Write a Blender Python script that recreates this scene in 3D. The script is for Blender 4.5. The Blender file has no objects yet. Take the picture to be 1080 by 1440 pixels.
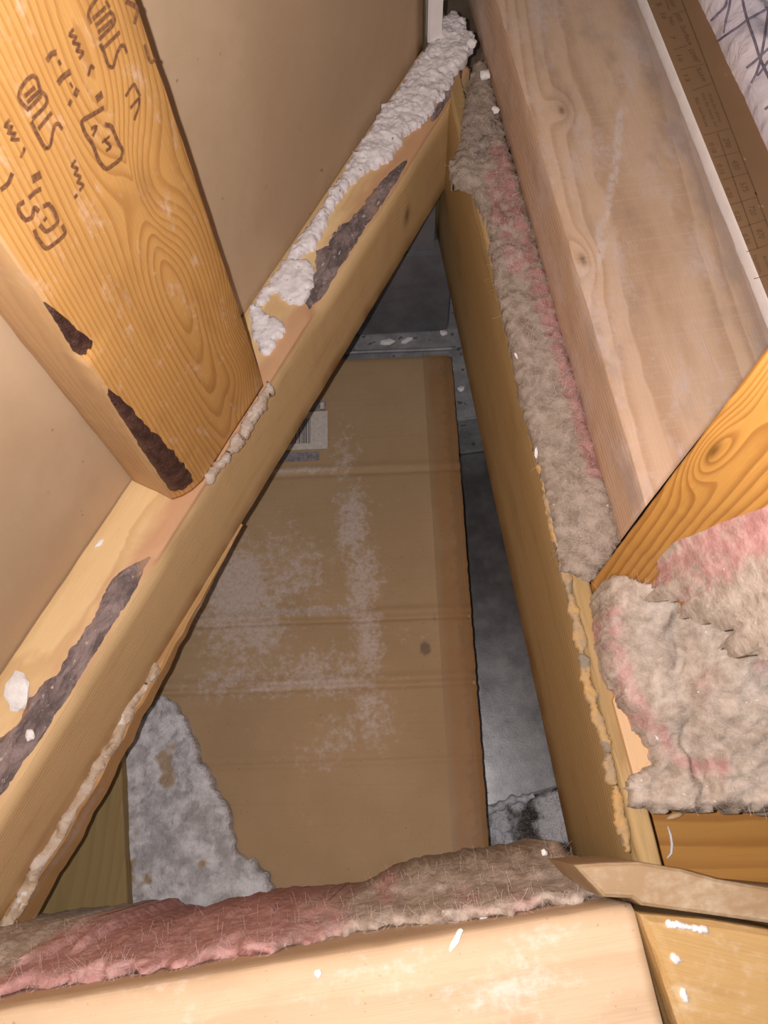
import bpy, bmesh, math, random
import numpy as np
from mathutils import Matrix, Vector

# ----------------------------------------------------------------------------
# camera, world, flash, exposure
# ----------------------------------------------------------------------------
SC = bpy.context.scene
COL = SC.collection
random.seed(7)
CAMZ = 1.0                                   # camera height above the lowest metal
F = 1090.0                                   # focal length for a 1080 x 1440 frame
CX, CY = 540.0, 720.0
_vd = np.array([37.0, 440.0, F]); _vd /= np.linalg.norm(_vd)
_Z = -_vd
_up = np.array([0, -1.0, 0]); _Y = _up - _up.dot(_Z) * _Z; _Y /= np.linalg.norm(_Y)
_X = np.cross(_Y, _Z)
ROT = np.array([_X, _Y, _Z])                 # camera axes (x right, y down, z ahead) -> world

cam_data = bpy.data.cameras.new('camera')
cam = bpy.data.objects.new('camera', cam_data)
COL.objects.link(cam)
_m = Matrix.Identity(4)
for i in range(3):
    _m[i][0] = ROT[i][0]; _m[i][1] = -ROT[i][1]; _m[i][2] = -ROT[i][2]
_m[0][3], _m[1][3], _m[2][3] = 0.0, 0.0, CAMZ
cam.matrix_world = _m
cam_data.sensor_fit = 'VERTICAL'
cam_data.sensor_height = 24.0
cam_data.lens = F / 1440.0 * 24.0
cam_data.clip_start = 0.005
cam_data.dof.use_dof = True
cam_data.dof.focus_distance = 0.56
cam_data.dof.aperture_fstop = 22.0
SC.camera = cam

world = bpy.data.worlds.new('attic_gloom')
SC.world = world
world.use_nodes = True
_bg = world.node_tree.nodes['Background']
_bg.inputs[0].default_value = (1.0, 0.95, 0.92, 1)
_bg.inputs[1].default_value = 0.085

# the phone's flash, a few millimetres left of the lens
fl = bpy.data.lights.new('phone_flash', 'POINT')
fl.energy = 7.4
fl.shadow_soft_size = 0.0022
fl.color = (1.0, 0.94, 0.93)
flash = bpy.data.objects.new('phone_flash', fl)
COL.objects.link(flash)
_fp = ROT @ np.array([-0.0135, -0.003, -0.002])
flash.location = (_fp[0], _fp[1], CAMZ + _fp[2])

SC.view_settings.view_transform = 'Standard'
SC.view_settings.look = 'None'
SC.view_settings.exposure = 0.12
SC.view_settings.gamma = 1.0
SC.view_settings.use_curve_mapping = False

# ----------------------------------------------------------------------------
# geometry helpers
# ----------------------------------------------------------------------------
def ray(x, y):
    return ROT @ np.array([(x - CX) / F, (y - CY) / F, 1.0])

def W(x, y, h):
    """a photo point on the horizontal plane h below the camera -> world"""
    r = ray(x, y)
    p = r * (-h / r[2])
    return np.array([p[0], p[1], CAMZ - h])

def XY(x, y, h):
    return W(x, y, h)[:2]

def dirs(deg):
    a = math.radians(deg)
    return np.array([math.cos(a), math.sin(a)]), np.array([-math.sin(a), math.cos(a)])

def _hash(ix, iy, iz, seed):
    h = (ix * 374761393 + iy * 668265263 + iz * 2147483647 + seed * 974634777) & 0xFFFFFFFF
    h = ((h ^ (h >> 13)) * 1274126177) & 0xFFFFFFFF
    h = ((h ^ (h >> 16)) * 2246822519) & 0xFFFFFFFF
    return ((h ^ (h >> 15)) & 0xFFFF) / 65535.0

def vnoise(x, y, z=None, seed=0):
    x = np.asarray(x, float); y = np.asarray(y, float)
    z = np.zeros_like(x) if z is None else np.asarray(z, float)
    xi = np.floor(x).astype(np.int64); yi = np.floor(y).astype(np.int64); zi = np.floor(z).astype(np.int64)
    fx, fy, fz = x - xi, y - yi, z - zi
    fx = fx * fx * (3 - 2 * fx); fy = fy * fy * (3 - 2 * fy); fz = fz * fz * (3 - 2 * fz)
    r = 0
    for dx in (0, 1):
        for dy in (0, 1):
            for dz in (0, 1):
                w = (fx if dx else 1 - fx) * (fy if dy else 1 - fy) * (fz if dz else 1 - fz)
                r = r + w * _hash(xi + dx, yi + dy, zi + dz, seed)
    return r

def fbm(x, y, z=None, seed=0, octv=4, gain=0.5):
    s = 0; a = 1.0; t = 0
    x = np.asarray(x, float); y = np.asarray(y, float)
    for o in range(octv):
        s = s + a * vnoise(x * 2 ** o, y * 2 ** o, None if z is None else np.asarray(z, float) * 2 ** o, seed + o * 17)
        t += a; a *= gain
    return s / t

def sstep(a, b, x):
    t = np.clip((np.asarray(x, float) - a) / (b - a), 0, 1)
    return t * t * (3 - 2 * t)

def mesh_obj(name, verts, faces, mat, parent=None, smooth=False, attrs=None, matrix=None):
    me = bpy.data.meshes.new(name)
    me.from_pydata([tuple(map(float, v)) for v in verts], [], [tuple(map(int, f)) for f in faces])
    me.update()
    if smooth:
        me.polygons.foreach_set('use_smooth', [True] * len(me.polygons))
    if attrs:
        for k, a in attrs.items():
            at = me.attributes.new(k, 'FLOAT', 'POINT')
            at.data.foreach_set('value', np.asarray(a, dtype=np.float32))
    if mat is not None:
        me.materials.append(mat)
    o = bpy.data.objects.new(name, me)
    COL.objects.link(o)
    if matrix is not None:
        o.matrix_world = matrix
    if parent is not None:
        o.parent = parent
        if matrix is not None:
            o.matrix_parent_inverse = parent.matrix_world.inverted()
    return o

def thing(name, label, cat, loc=(0, 0, 0), group=None):
    e = bpy.data.objects.new(name, None)
    e.empty_display_size = 0.02
    COL.objects.link(e)
    e.matrix_world = Matrix.Translation(tuple(map(float, loc)))
    tag(e, label, cat, group)
    return e

def tag(o, label, cat, group=None):
    o['label'] = label
    o['category'] = cat
    if group:
        o['group'] = group
    return o

def frame(origin, ax, ay, az):
    m = Matrix.Identity(4)
    for i in range(3):
        m[i][0], m[i][1], m[i][2], m[i][3] = float(ax[i]), float(ay[i]), float(az[i]), float(origin[i])
    return m

def v3(v2, z=0.0):
    return np.array([v2[0], v2[1], z])

UP = np.array([0, 0, 1.0])

def board_verts(L, Wd, T, cham=None, r=0.0012, step=0.004, rough=0.0004, seed=0, end0=None, end1=None, tbot=None):
    """board swept along x; y 0..Wd, z 0..T; cham(corner, x)->(cy, cz); corners 0:(0,0) 1:(W,0) 2:(W,T) 3:(0,T)"""
    n = max(2, int(L / step))
    xs = np.linspace(0, L, n)
    corners = [(0, 0, 1, 1), (Wd, 0, -1, 1), (Wd, T, -1, -1), (0, T, 1, -1)]
    verts = []
    m = 4 * 8
    for x in xs:
        ring = []
        cps = []
        for k, (cy, cz, sy, sz) in enumerate(corners):
            a, b = (r, r)
            if cham:
                q = cham(k, x)
                a, b = max(a, q[0]), max(b, q[1])
            A = np.array([cy + sy * a, cz]); B = np.array([cy, cz + sz * b]); P0 = np.array([cy, cz])
            arc = []
            for t in (0, 1 / 3, 2 / 3, 1):
                # rounded chamfer
                q = (1 - t) * A + t * B + (P0 - (A + B) / 2) * 0.45 * 4 * t * (1 - t) * 0.5
                arc.append(q)
            # ring order: 0 -> 1 -> 2 -> 3 counter-clockwise in y,z
            if k in (0, 2):
                arc = arc[::-1]
            cps.append(arc)
        for k in range(4):
            arc = cps[k]; nxt = cps[(k + 1) % 4]
            ring += arc
            for t in (0.2, 0.4, 0.6, 0.8):
                ring.append(arc[-1] * (1 - t) + nxt[0] * t)
        verts += [(x, p[0], p[1]) for p in ring]
    V = np.array(verts)
    nz = fbm(V[:, 0] * 90, V[:, 1] * 400, V[:, 2] * 400, seed, 3) - 0.5
    cyz = np.array([Wd / 2, T / 2])
    d = V[:, 1:] - cyz
    d /= np.maximum(np.linalg.norm(d, axis=1, keepdims=True), 1e-6)
    V[:, 1:] += d * nz[:, None] * rough * 2
    if end0 is not None or end1 is not None:
        for arr, sign in ((end0, 0), (end1, 1)):
            if arr is None:
                continue
            off = np.array([arr(y, z) for y, z in V[:, 1:]])
            w = (1 - V[:, 0] / L) if sign == 0 else V[:, 0] / L
            V[:, 0] += off * w
    faces = []
    for i in range(n - 1):
        for j in range(m):
            a = i * m + j; b = i * m + (j + 1) % m
            faces.append((a, b, b + m, a + m))
    faces.append(tuple(reversed(range(m))))
    faces.append(tuple((n - 1) * m + j for j in range(m)))
    return V, faces

def board(name, M, L, Wd, T, mat, parent, **kw):
    V, Fc = board_verts(L, Wd, T, **kw)
    o = mesh_obj(name, V, Fc, mat, None, False)
    me = o.data
    me.polygons.foreach_set('use_smooth', [True] * (len(me.polygons) - 2) + [False, False])
    o.matrix_world = M
    if parent is not None:
        o.parent = parent
        o.matrix_parent_inverse = parent.matrix_world.inverted()
        o.matrix_world = M
    return o

def adopt(o, parent):
    mw = o.matrix_world.copy()
    o.parent = parent
    o.matrix_parent_inverse = parent.matrix_world.inverted()
    return o

def poly_sd(px, py, poly):
    """signed distance to a polygon, positive inside"""
    poly = np.asarray(poly, float)
    d = np.full(px.shape, 1e9); inside = np.zeros(px.shape, bool)
    n = len(poly)
    for i in range(n):
        x1, y1 = poly[i]; x2, y2 = poly[(i + 1) % n]
        ex, ey = x2 - x1, y2 - y1
        t = np.clip(((px - x1) * ex + (py - y1) * ey) / (ex * ex + ey * ey + 1e-12), 0, 1)
        d = np.minimum(d, np.hypot(px - x1 - t * ex, py - y1 - t * ey))
        c = ((y1 > py) != (y2 > py)) & (px < (x2 - x1) * (py - y1) / (y2 - y1 + 1e-15) + x1)
        inside ^= c
    return np.where(inside, d, -d)

def blob(name, poly, zbase, zfun, mat, res=0.002, edge=0.01, jag=0.002, jfreq=250, seed=0, parent=None, attrs=None, power=0.5, depth=0.002, smooth=True, base_fn=None):
    """closed lump on a polygon outline (world xy): top z = zbase + zfun(x,y,profile), flat bottom at zbase - depth"""
    poly = np.asarray(poly, float)
    lo = poly.min(0) - 0.01; hi = poly.max(0) + 0.01
    nx = int((hi[0] - lo[0]) / res) + 1; ny = int((hi[1] - lo[1]) / res) + 1
    gx, gy = np.meshgrid(lo[0] + np.arange(nx) * res, lo[1] + np.arange(ny) * res, indexing='ij')
    sd = poly_sd(gx, gy, poly)
    sd = sd + (fbm(gx * jfreq, gy * jfreq, None, seed + 5, 3) - 0.5) * 2 * jag
    prof = np.clip(sd / edge, 0, 1)
    prof = (1 - (1 - prof) ** 2) ** power
    z = (zbase if base_fn is None else base_fn(gx, gy)) + zfun(gx, gy, prof)
    ok = sd > 0
    quad = ok[:-1, :-1] & ok[1:, :-1] & ok[:-1, 1:] & ok[1:, 1:]
    idx = -np.ones((nx, ny), int)
    used = np.zeros((nx, ny), bool)
    qi, qj = np.nonzero(quad)
    for di, dj in ((0, 0), (1, 0), (0, 1), (1, 1)):
        used[qi + di, qj + dj] = True
    ui, uj = np.nonzero(used)
    idx[ui, uj] = np.arange(len(ui))
    n = len(ui)
    if n == 0:
        return None
    jx = (vnoise(gx[ui, uj] / res * 0.7, gy[ui, uj] / res * 0.7, None, seed + 9) - .5) * res * .6
    jy = (vnoise(gx[ui, uj] / res * 0.7, gy[ui, uj] / res * 0.7, None, seed + 19) - .5) * res * .6
    X = gx[ui, uj] + jx; Y = gy[ui, uj] + jy
    dgx, dgy = np.gradient(sd, res)
    full = np.zeros((nx, ny), int)
    full[qi, qj] += 1; full[qi + 1, qj] += 1; full[qi, qj + 1] += 1; full[qi + 1, qj + 1] += 1
    bd = full[ui, uj] < 4
    g1, g2, s0 = dgx[ui, uj], dgy[ui, uj], sd[ui, uj]
    gl = np.maximum(g1 * g1 + g2 * g2, 0.3)
    mv = np.clip(s0, 0, 1.5 * res) / gl
    X = np.where(bd, gx[ui, uj] - g1 * mv, X); Y = np.where(bd, gy[ui, uj] - g2 * mv, Y)
    top = np.c_[X, Y, z[ui, uj]]
    faces = [(idx[i, j], idx[i + 1, j], idx[i + 1, j + 1], idx[i, j + 1]) for i, j in zip(qi, qj)]
    # skirt and floor
    ec = {}
    for f in faces:
        for k in range(4):
            e = (f[k], f[(k + 1) % 4])
            ec[e] = ec.get(e, 0) + 1
    bnd = [e for e in ec if (e[1], e[0]) not in ec]
    bv = {}
    extra = []
    for a, b in bnd:
        for q in (a, b):
            if q not in bv:
                bv[q] = n + len(extra)
                extra.append((top[q, 0], top[q, 1], (zbase if base_fn is None else float(base_fn(top[q, 0], top[q, 1]))) - depth))
    allv = np.vstack([top, np.array(extra)])
    faces += [(b, a, bv[a], bv[b]) for a, b in bnd]
    at = None
    if attrs:
        at = {}
        for k, fn in attrs.items():
            v = fn(allv[:, 0], allv[:, 1], allv[:, 2])
            at[k] = v
    o = mesh_obj(name, allv, faces, mat, parent, smooth, at)
    return o

def chunk(name, c, size, mat, seed, parent=None, rot=0.0, tilt=0.0, sub=2, rough=0.35):
    """small angular crumb"""
    bm = bmesh.new()
    bmesh.ops.create_icosphere(bm, subdivisions=sub, radius=1.0)
    V = np.array([v.co[:] for v in bm.verts])
    nz = fbm(V[:, 0] * 1.6 + seed, V[:, 1] * 1.6, V[:, 2] * 1.6, seed, 3)
    V = np.sign(V) * np.abs(V) ** 0.93
    V = V * (1 + rough * 2 * (nz[:, None] - 0.5))
    V = V * np.array(size) * 0.5
    ca, sa = math.cos(rot), math.sin(rot)
    V = np.c_[V[:, 0] * ca - V[:, 1] * sa, V[:, 0] * sa + V[:, 1] * ca, V[:, 2] + V[:, 0] * tilt]
    fs = [[v.index for v in f.verts] for f in bm.faces]
    bm.free()
    V[:, 2] -= V[:, 2].min()
    o = mesh_obj(name, V, fs, mat, parent, False)
    o.matrix_world = Matrix.Translation(tuple(map(float, c)))
    if parent is not None:
        o.matrix_parent_inverse = parent.matrix_world.inverted()
    return o

def ribbon(pts, width, up=(0, 0, 1), closed=False):
    """flat stroke along 3-D points, width in the plane whose normal is up"""
    pts = [np.asarray(p, float) for p in pts]
    up = np.asarray(up, float)
    vs, fs = [], []
    n = len(pts)
    for i, p in enumerate(pts):
        a = pts[max(0, i - 1)]; b = pts[min(n - 1, i + 1)]
        t = b - a; t /= max(np.linalg.norm(t), 1e-9)
        s = np.cross(up, t); s /= max(np.linalg.norm(s), 1e-9)
        vs += [p - s * width / 2, p + s * width / 2]
        if i:
            k = 2 * i
            fs.append((k - 2, k, k + 1, k - 1))
    return vs, fs

def tube(pts, r, seg=6):
    pts = [np.asarray(p, float) for p in pts]
    vs, fs = [], []
    n = len(pts)
    for i, p in enumerate(pts):
        t = pts[min(n - 1, i + 1)] - pts[max(0, i - 1)]; t /= max(np.linalg.norm(t), 1e-9)
        a = np.cross(t, UP)
        if np.linalg.norm(a) < 1e-3:
            a = np.cross(t, np.array([1.0, 0, 0]))
        a /= np.linalg.norm(a); b = np.cross(t, a)
        rr = r[i] if hasattr(r, '__len__') else r
        for k in range(seg):
            th = 2 * math.pi * k / seg
            vs.append(p + rr * (math.cos(th) * a + math.sin(th) * b))
        if i:
            for k in range(seg):
                A = (i - 1) * seg + k; B = (i - 1) * seg + (k + 1) % seg
                fs.append((A, B, B + seg, A + seg))
    fs.append(tuple(range(seg))[::-1]); fs.append(tuple((n - 1) * seg + k for k in range(seg)))
    return vs, fs

def join(parts):
    V, Fc = [], []
    for v, f in parts:
        o = len(V)
        V += list(v)
        Fc += [tuple(i + o for i in q) for q in f]
    return V, Fc

def boxvf(lo, hi):
    x0, y0, z0 = lo; x1, y1, z1 = hi
    v = [(x0, y0, z0), (x1, y0, z0), (x1, y1, z0), (x0, y1, z0), (x0, y0, z1), (x1, y0, z1), (x1, y1, z1), (x0, y1, z1)]
    f = [(0, 3, 2, 1), (4, 5, 6, 7), (0, 1, 5, 4), (1, 2, 6, 5), (2, 3, 7, 6), (3, 0, 4, 7)]
    return v, f

# ----------------------------------------------------------------------------
# materials
# ----------------------------------------------------------------------------
class NB:
    def __init__(self, name, rough=0.7, spec=0.3, metallic=0.0):
        self.mat = bpy.data.materials.new(name)
        self.mat.use_nodes = True
        self.nt = self.mat.node_tree
        self.b = self.nt.nodes['Principled BSDF']
        self.b.inputs['Roughness'].default_value = rough
        self.b.inputs['Specular IOR Level'].default_value = spec
        self.b.inputs['Metallic'].default_value = metallic
        self._co = None
    def node(self, t):
        return self.nt.nodes.new(t)
    def link(self, a, b):
        self.nt.links.new(a, b)
    def put(self, sock, v):
        if hasattr(v, 'is_linked') or hasattr(v, 'links'):
            self.link(v, sock)
        else:
            if isinstance(v, (tuple, list)) and len(v) == 3 and sock.type == 'RGBA':
                v = (*v, 1)
            sock.default_value = v
    def co(self):
        if self._co is None:
            self._co = self.node('ShaderNodeTexCoord').outputs['Object']
        return self._co
    def m(self, op, a, b=0.0, c=None):
        n = self.node('ShaderNodeMath'); n.operation = op
        self.put(n.inputs[0], a); self.put(n.inputs[1], b)
        if c is not None:
            self.put(n.inputs[2], c)
        return n.outputs[0]
    def sep(self, v):
        n = self.node('ShaderNodeSeparateXYZ'); self.put(n.inputs[0], v)
        return n.outputs
    def comb(self, x, y, z):
        n = self.node('ShaderNodeCombineXYZ')
        for i, q in enumerate((x, y, z)):
            self.put(n.inputs[i], q)
        return n.outputs[0]
    def scale(self, v, s):
        n = self.node('ShaderNodeVectorMath'); n.operation = 'MULTIPLY'
        self.put(n.inputs[0], v); n.inputs[1].default_value = s
        return n.outputs[0]
    def noise(self, v, scale, detail=3, rough=0.55, dist=0.0):
        n = self.node('ShaderNodeTexNoise')
        self.put(n.inputs['Vector'], v)
        n.inputs['Scale'].default_value = scale
        n.inputs['Detail'].default_value = detail
        n.inputs['Roughness'].default_value = rough
        n.inputs['Distortion'].default_value = dist
        return n.outputs['Fac']
    def voro(self, v, scale, feature='F1'):
        n = self.node('ShaderNodeTexVoronoi'); n.feature = feature
        self.put(n.inputs['Vector'], v); n.inputs['Scale'].default_value = scale
        return n.outputs['Distance']
    def ramp(self, fac, stops, interp='LINEAR'):
        n = self.node('ShaderNodeValToRGB'); self.put(n.inputs[0], fac)
        cr = n.color_ramp; cr.interpolation = interp
        while len(cr.elements) < len(stops):
            cr.elements.new(0.5)
        for e, (p, c) in zip(cr.elements, stops):
            e.position = p
            e.color = (*c, 1) if isinstance(c, (tuple, list)) else (c, c, c, 1)
        return n.outputs[0]
    def mix(self, fac, a, b, mode='MIX'):
        n = self.node('ShaderNodeMix'); n.data_type = 'RGBA'; n.blend_type = mode
        self.put(n.inputs[0], fac); self.put(n.inputs[6], a); self.put(n.inputs[7], b)
        return n.outputs[2]
    def attr(self, name):
        n = self.node('ShaderNodeAttribute'); n.attribute_name = name
        return n.outputs['Fac']
    def smooth(self, x, a, b):
        n = self.node('ShaderNodeMapRange'); n.interpolation_type = 'SMOOTHSTEP'
        self.put(n.inputs[0], x); n.inputs[1].default_value = a; n.inputs[2].default_value = b
        return n.outputs[0]
    def color(self, c):
        self.put(self.b.inputs['Base Color'], c)
    def bump(self, h, strength=0.5, dist=0.001):
        n = self.node('ShaderNodeBump')
        n.inputs['Strength'].default_value = strength
        n.inputs['Distance'].default_value = dist
        self.put(n.inputs['Height'], h)
        self.link(n.outputs[0], self.b.inputs['Normal'])

def wood(name, light, dark, y0=0.02, z0=-0.06, ty=0.05, tz=0.0, rings=300, knots=(), streak=0.25, wob=0.006,
         dust=None, dustamt=0.0, dustscale=25, rough=0.6, spots=0.12, off=0.0, contrast=1.0, extra=None, warm=None):
    """softwood with growth rings about a slightly tilted pith; x runs along the grain, metres"""
    B = NB(name, rough, 0.25)
    X, Y, Z = B.sep(B.co())[:3]
    wv = B.scale(B.co(), (5.0, 24.0, 24.0))
    w1 = B.m('MULTIPLY', B.m('SUBTRACT', B.noise(wv, 1.0, 3, 0.5), 0.5), wob * 2)
    yy = B.m('SUBTRACT', B.m('ADD', Y, B.m('MULTIPLY', X, ty)), y0)
    zz = B.m('SUBTRACT', B.m('ADD', Z, B.m('MULTIPLY', X, tz)), z0)
    r = B.m('SQRT', B.m('ADD', B.m('MULTIPLY', yy, yy), B.m('MULTIPLY', zz, zz)))
    r = B.m('ADD', r, B.m('ADD', w1, off))
    kd = None
    for (kx, ky, kz, amp, sx, sy, *cs) in knots:
        dx = B.m('DIVIDE', B.m('SUBTRACT', X, kx), sx)
        dy = B.m('DIVIDE', B.m('SUBTRACT', Y, ky), sy)
        dz = B.m('DIVIDE', B.m('SUBTRACT', Z, kz), sy * 3)
        q = B.m('ADD', B.m('MULTIPLY', dx, dx), B.m('ADD', B.m('MULTIPLY', dy, dy), B.m('MULTIPLY', dz, dz)))
        g = B.m('EXPONENT', B.m('MULTIPLY', q, -1.0))
        r = B.m('ADD', r, B.m('MULTIPLY', g, amp))
        core = B.m('MULTIPLY', B.m('EXPONENT', B.m('MULTIPLY', q, -14.0)), cs[0] if cs else 1.0)
        kd = core if kd is None else B.m('MAXIMUM', kd, core)
    fr = B.m('FRACT', B.m('MULTIPLY', r, rings))
    ringc = B.ramp(fr, [(0.0, 0.0), (0.45, 0.18), (0.78, 0.95), (0.9, 1.0), (1.0, 0.0)])
    rv = B.noise(B.comb(0.0, 0.0, B.m('MULTIPLY', r, rings)), 0.6, 1)
    ringf = B.m('MULTIPLY', ringc, B.m('MULTIPLY_ADD', rv, 0.9 * contrast, 0.25 * contrast))
    fine = B.noise(B.scale(B.co(), (22.0, 1500.0, 1500.0)), 1.0, 3, 0.6)
    col = B.mix(ringf, light, dark)
    col = B.mix(B.m('MULTIPLY', B.smooth(fine, 0.35, 0.75), streak), col, B.mix(0.55, dark, light), 'MULTIPLY' if False else 'MIX')
    if kd is not None:
        col = B.mix(B.m('MULTIPLY', kd, 0.8), col, tuple(c * 0.35 for c in dark))
    blot = B.noise(B.scale(B.co(), (14.0, 45.0, 45.0)), 1.0, 4, 0.6)
    col = B.mix(B.m('MULTIPLY', B.smooth(blot, 0.5, 0.75), 0.35), col, warm if warm else tuple(c * 0.8 for c in dark))
    sp = B.noise(B.co(), 420, 2, 0.5)
    col = B.mix(B.m('MULTIPLY', B.smooth(sp, 0.68, 0.78), spots * 2), col, tuple(c * 0.3 for c in dark))
    if dust is not None:
        d1 = B.noise(B.scale(B.co(), (1.0, 2.2, 2.2)), dustscale, 5, 0.65, 0.3)
        d2 = B.noise(B.co(), 260, 3, 0.6)
        dm = B.m('MULTIPLY', B.smooth(B.m('ADD', d1, B.m('MULTIPLY', B.m('SUBTRACT', d2, 0.5), 0.35)), 0.62 - dustamt * 0.35, 0.82 - dustamt * 0.25), min(1.0, 0.45 + dustamt * 0.6))
        col = B.mix(dm, col, dust)
    if extra:
        col = extra(B, col, X, Y, Z)
    B.color(col)
    hgt = B.m('ADD', B.m('MULTIPLY', ringf, 0.6), B.m('MULTIPLY', fine, 0.8))
    B.bump(hgt, 0.35, 0.0006)
    return B.mat

def plain(name, a, b, scale=60, rough=0.85, bump=0.4, bdist=0.001, spec=0.2, detail=4, metallic=0.0, speck=None, bscale=None):
    B = NB(name, rough, spec, metallic)
    n = B.noise(B.co(), scale, detail, 0.6)
    col = B.mix(B.smooth(n, 0.3, 0.7), a, b)
    if speck:
        s = B.noise(B.co(), speck[1], 2, 0.5)
        col = B.mix(B.smooth(s, speck[2], speck[2] + 0.08), col, speck[0])
    B.color(col)
    if bump:
        B.bump(B.noise(B.co(), bscale or scale * 6, 4, 0.6), bump, bdist)
    return B.mat

# --- colours are albedo (linear)
M_plaster = plain('old_plaster', (0.90, 0.84, 0.83), (0.70, 0.63, 0.62), 120, 0.92, 0.5, 0.0008, speck=((0.34, 0.28, 0.26), 300, 0.66), bscale=1500)
M_chip = plain('white_chip', (0.86, 0.84, 0.82), (0.74, 0.70, 0.68), 200, 0.8, 0.4, 0.0008)
M_gypsum = plain('gypsum_edge', (0.82, 0.76, 0.73), (0.76, 0.70, 0.67), 90, 0.9, 0.25, 0.0006)
def bark_mat():
    B = NB('dark_bark', 0.75, 0.3)
    v = B.scale(B.co(), (0.45, 1.0, 1.0))
    n1 = B.noise(v, 110, 5, 0.7, 0.6); n2 = B.noise(v, 420, 3, 0.6); n3 = B.noise(v, 48, 3, 0.5)
    col = B.mix(B.smooth(n1, 0.36, 0.64), (0.11, 0.08, 0.075), (0.29, 0.215, 0.20))
    col = B.mix(B.smooth(n3, 0.55, 0.68), col, (0.36, 0.21, 0.135))
    col = B.mix(B.smooth(n2, 0.64, 0.70), col, (0.50, 0.41, 0.36))
    B.color(col)
    B.bump(B.m('ADD', n1, n2), 0.8, 0.002)
    return B.mat
M_bark = bark_mat()
M_barkdark = plain('resin_bark', (0.050, 0.020, 0.016), (0.12, 0.055, 0.040), 120, 0.45, 0.8, 0.002, spec=0.4)
M_concrete = plain('grey_plaster_slab', (0.37, 0.35, 0.35), (0.72, 0.70, 0.72), 75, 0.92, 0.9, 0.003, speck=((0.40, 0.29, 0.20), 38, 0.60), bscale=260)
M_label = plain('label_paper', (0.62, 0.56, 0.50), (0.50, 0.45, 0.41), 300, 0.8, 0.1)
M_black = plain('barcode_ink', (0.15, 0.13, 0.14), (0.22, 0.2, 0.2), 300, 0.8, 0)
M_labelband = plain('label_band', (0.17, 0.15, 0.17), (0.30, 0.27, 0.28), 260, 0.8, 0.1)
M_print = plain('brown_print', (0.13, 0.075, 0.04), (0.17, 0.10, 0.055), 300, 0.9, 0)
M_net = plain('net_cord', (0.16, 0.13, 0.17), (0.25, 0.21, 0.26), 200, 0.6, 0.2)
M_fibre = plain('glass_fibre', (0.52, 0.44, 0.40), (0.62, 0.50, 0.47), 30, 0.9, 0)

def paper_mat(name, a, b, attr=None):
    B = NB(name, 0.8, 0.2)
    big = B.noise(B.co(), 7, 5, 0.6, 0.4)
    sm = B.noise(B.scale(B.co(), (1, 1, 1)), 900, 2)
    col = B.mix(B.smooth(big, 0.3, 0.7), a, b)
    col = B.mix(B.m('MULTIPLY', sm, 0.15), col, tuple(c * 1.3 for c in b))
    sc = B.noise(B.co(), 130, 3, 0.5)
    col = B.mix(B.m('MULTIPLY', B.smooth(sc, 0.70, 0.76), 0.5), col, (0.45, 0.36, 0.28))
    dk = B.noise(B.co(), 210, 2, 0.5)
    col = B.mix(B.m('MULTIPLY', B.smooth(dk, 0.73, 0.78), 0.6), col, tuple(c * 0.4 for c in a))
    B.color(col)
    B.bump(B.m('ADD', B.m('MULTIPLY', B.noise(B.co(), 18, 3), 4.0), B.m('MULTIPLY', sm, 0.12)), 0.2, 0.001)
    return B.mat

def ins_mat(name, k=1.0):
    B = NB(name, 0.95, 0.05)
    pk = B.attr('pink')
    n1 = B.noise(B.scale(B.co(), (1, 1, 1)), 70, 5, 0.65, 1.2)
    n2 = B.noise(B.co(), 130, 5, 0.68, 0.3)
    f = B.smooth(B.m('ADD', pk, B.m('MULTIPLY', B.m('SUBTRACT', n1, 0.5), 1.1)), 0.25, 0.75)
    grey = B.mix(B.smooth(n2, 0.3, 0.7), (0.33, 0.265, 0.21), (0.56, 0.47, 0.395))
    pink = B.mix(B.smooth(n2, 0.3, 0.7), (0.40, 0.195, 0.18), (0.60, 0.35, 0.325))
    col = B.mix(f, grey, pink)
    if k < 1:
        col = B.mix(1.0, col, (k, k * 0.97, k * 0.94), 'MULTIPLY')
    dk = B.noise(B.co(), 38, 4, 0.6, 0.5)
    col = B.mix(B.m('MULTIPLY', B.smooth(dk, 0.56, 0.74), 0.35), col, (0.24, 0.15, 0.135))
    wt = B.noise(B.co(), 300, 2, 0.5)
    col = B.mix(B.smooth(wt, 0.735, 0.77), col, (0.75, 0.68, 0.62))
    B.color(col)
    B.bump(B.m('ADD', B.noise(B.co(), 120, 5, 0.6, 0.15), B.m('MULTIPLY', B.noise(B.co(), 900, 3, 0.7), 0.18)), 0.6, 0.0025)
    return B.mat
M_ins = ins_mat('pink_glass_wool')
M_insd = ins_mat('dirty_shaded_glass_wool', 0.72)  # darker copy for the joist strip: dirt plus shade put into the colour

# ----------------------------------------------------------------------------
# frames of the framing: the wall runs at 64 degrees, the joists at 99 and 9.4
# ----------------------------------------------------------------------------
T64, N64 = dirs(64.0)                         # along the wall, towards its drywall
UJ, _nl = dirs(99.0); NJ = -_nl               # along the joists (up the photo), to their right
TB, NB9 = dirs(9.4)
H_PL = 0.42                                   # plate top below the camera
OFF_IN, OFF_OUT = 0.193, 0.2352
def along(p, d): return float(np.dot(p[:2], d))

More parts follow.
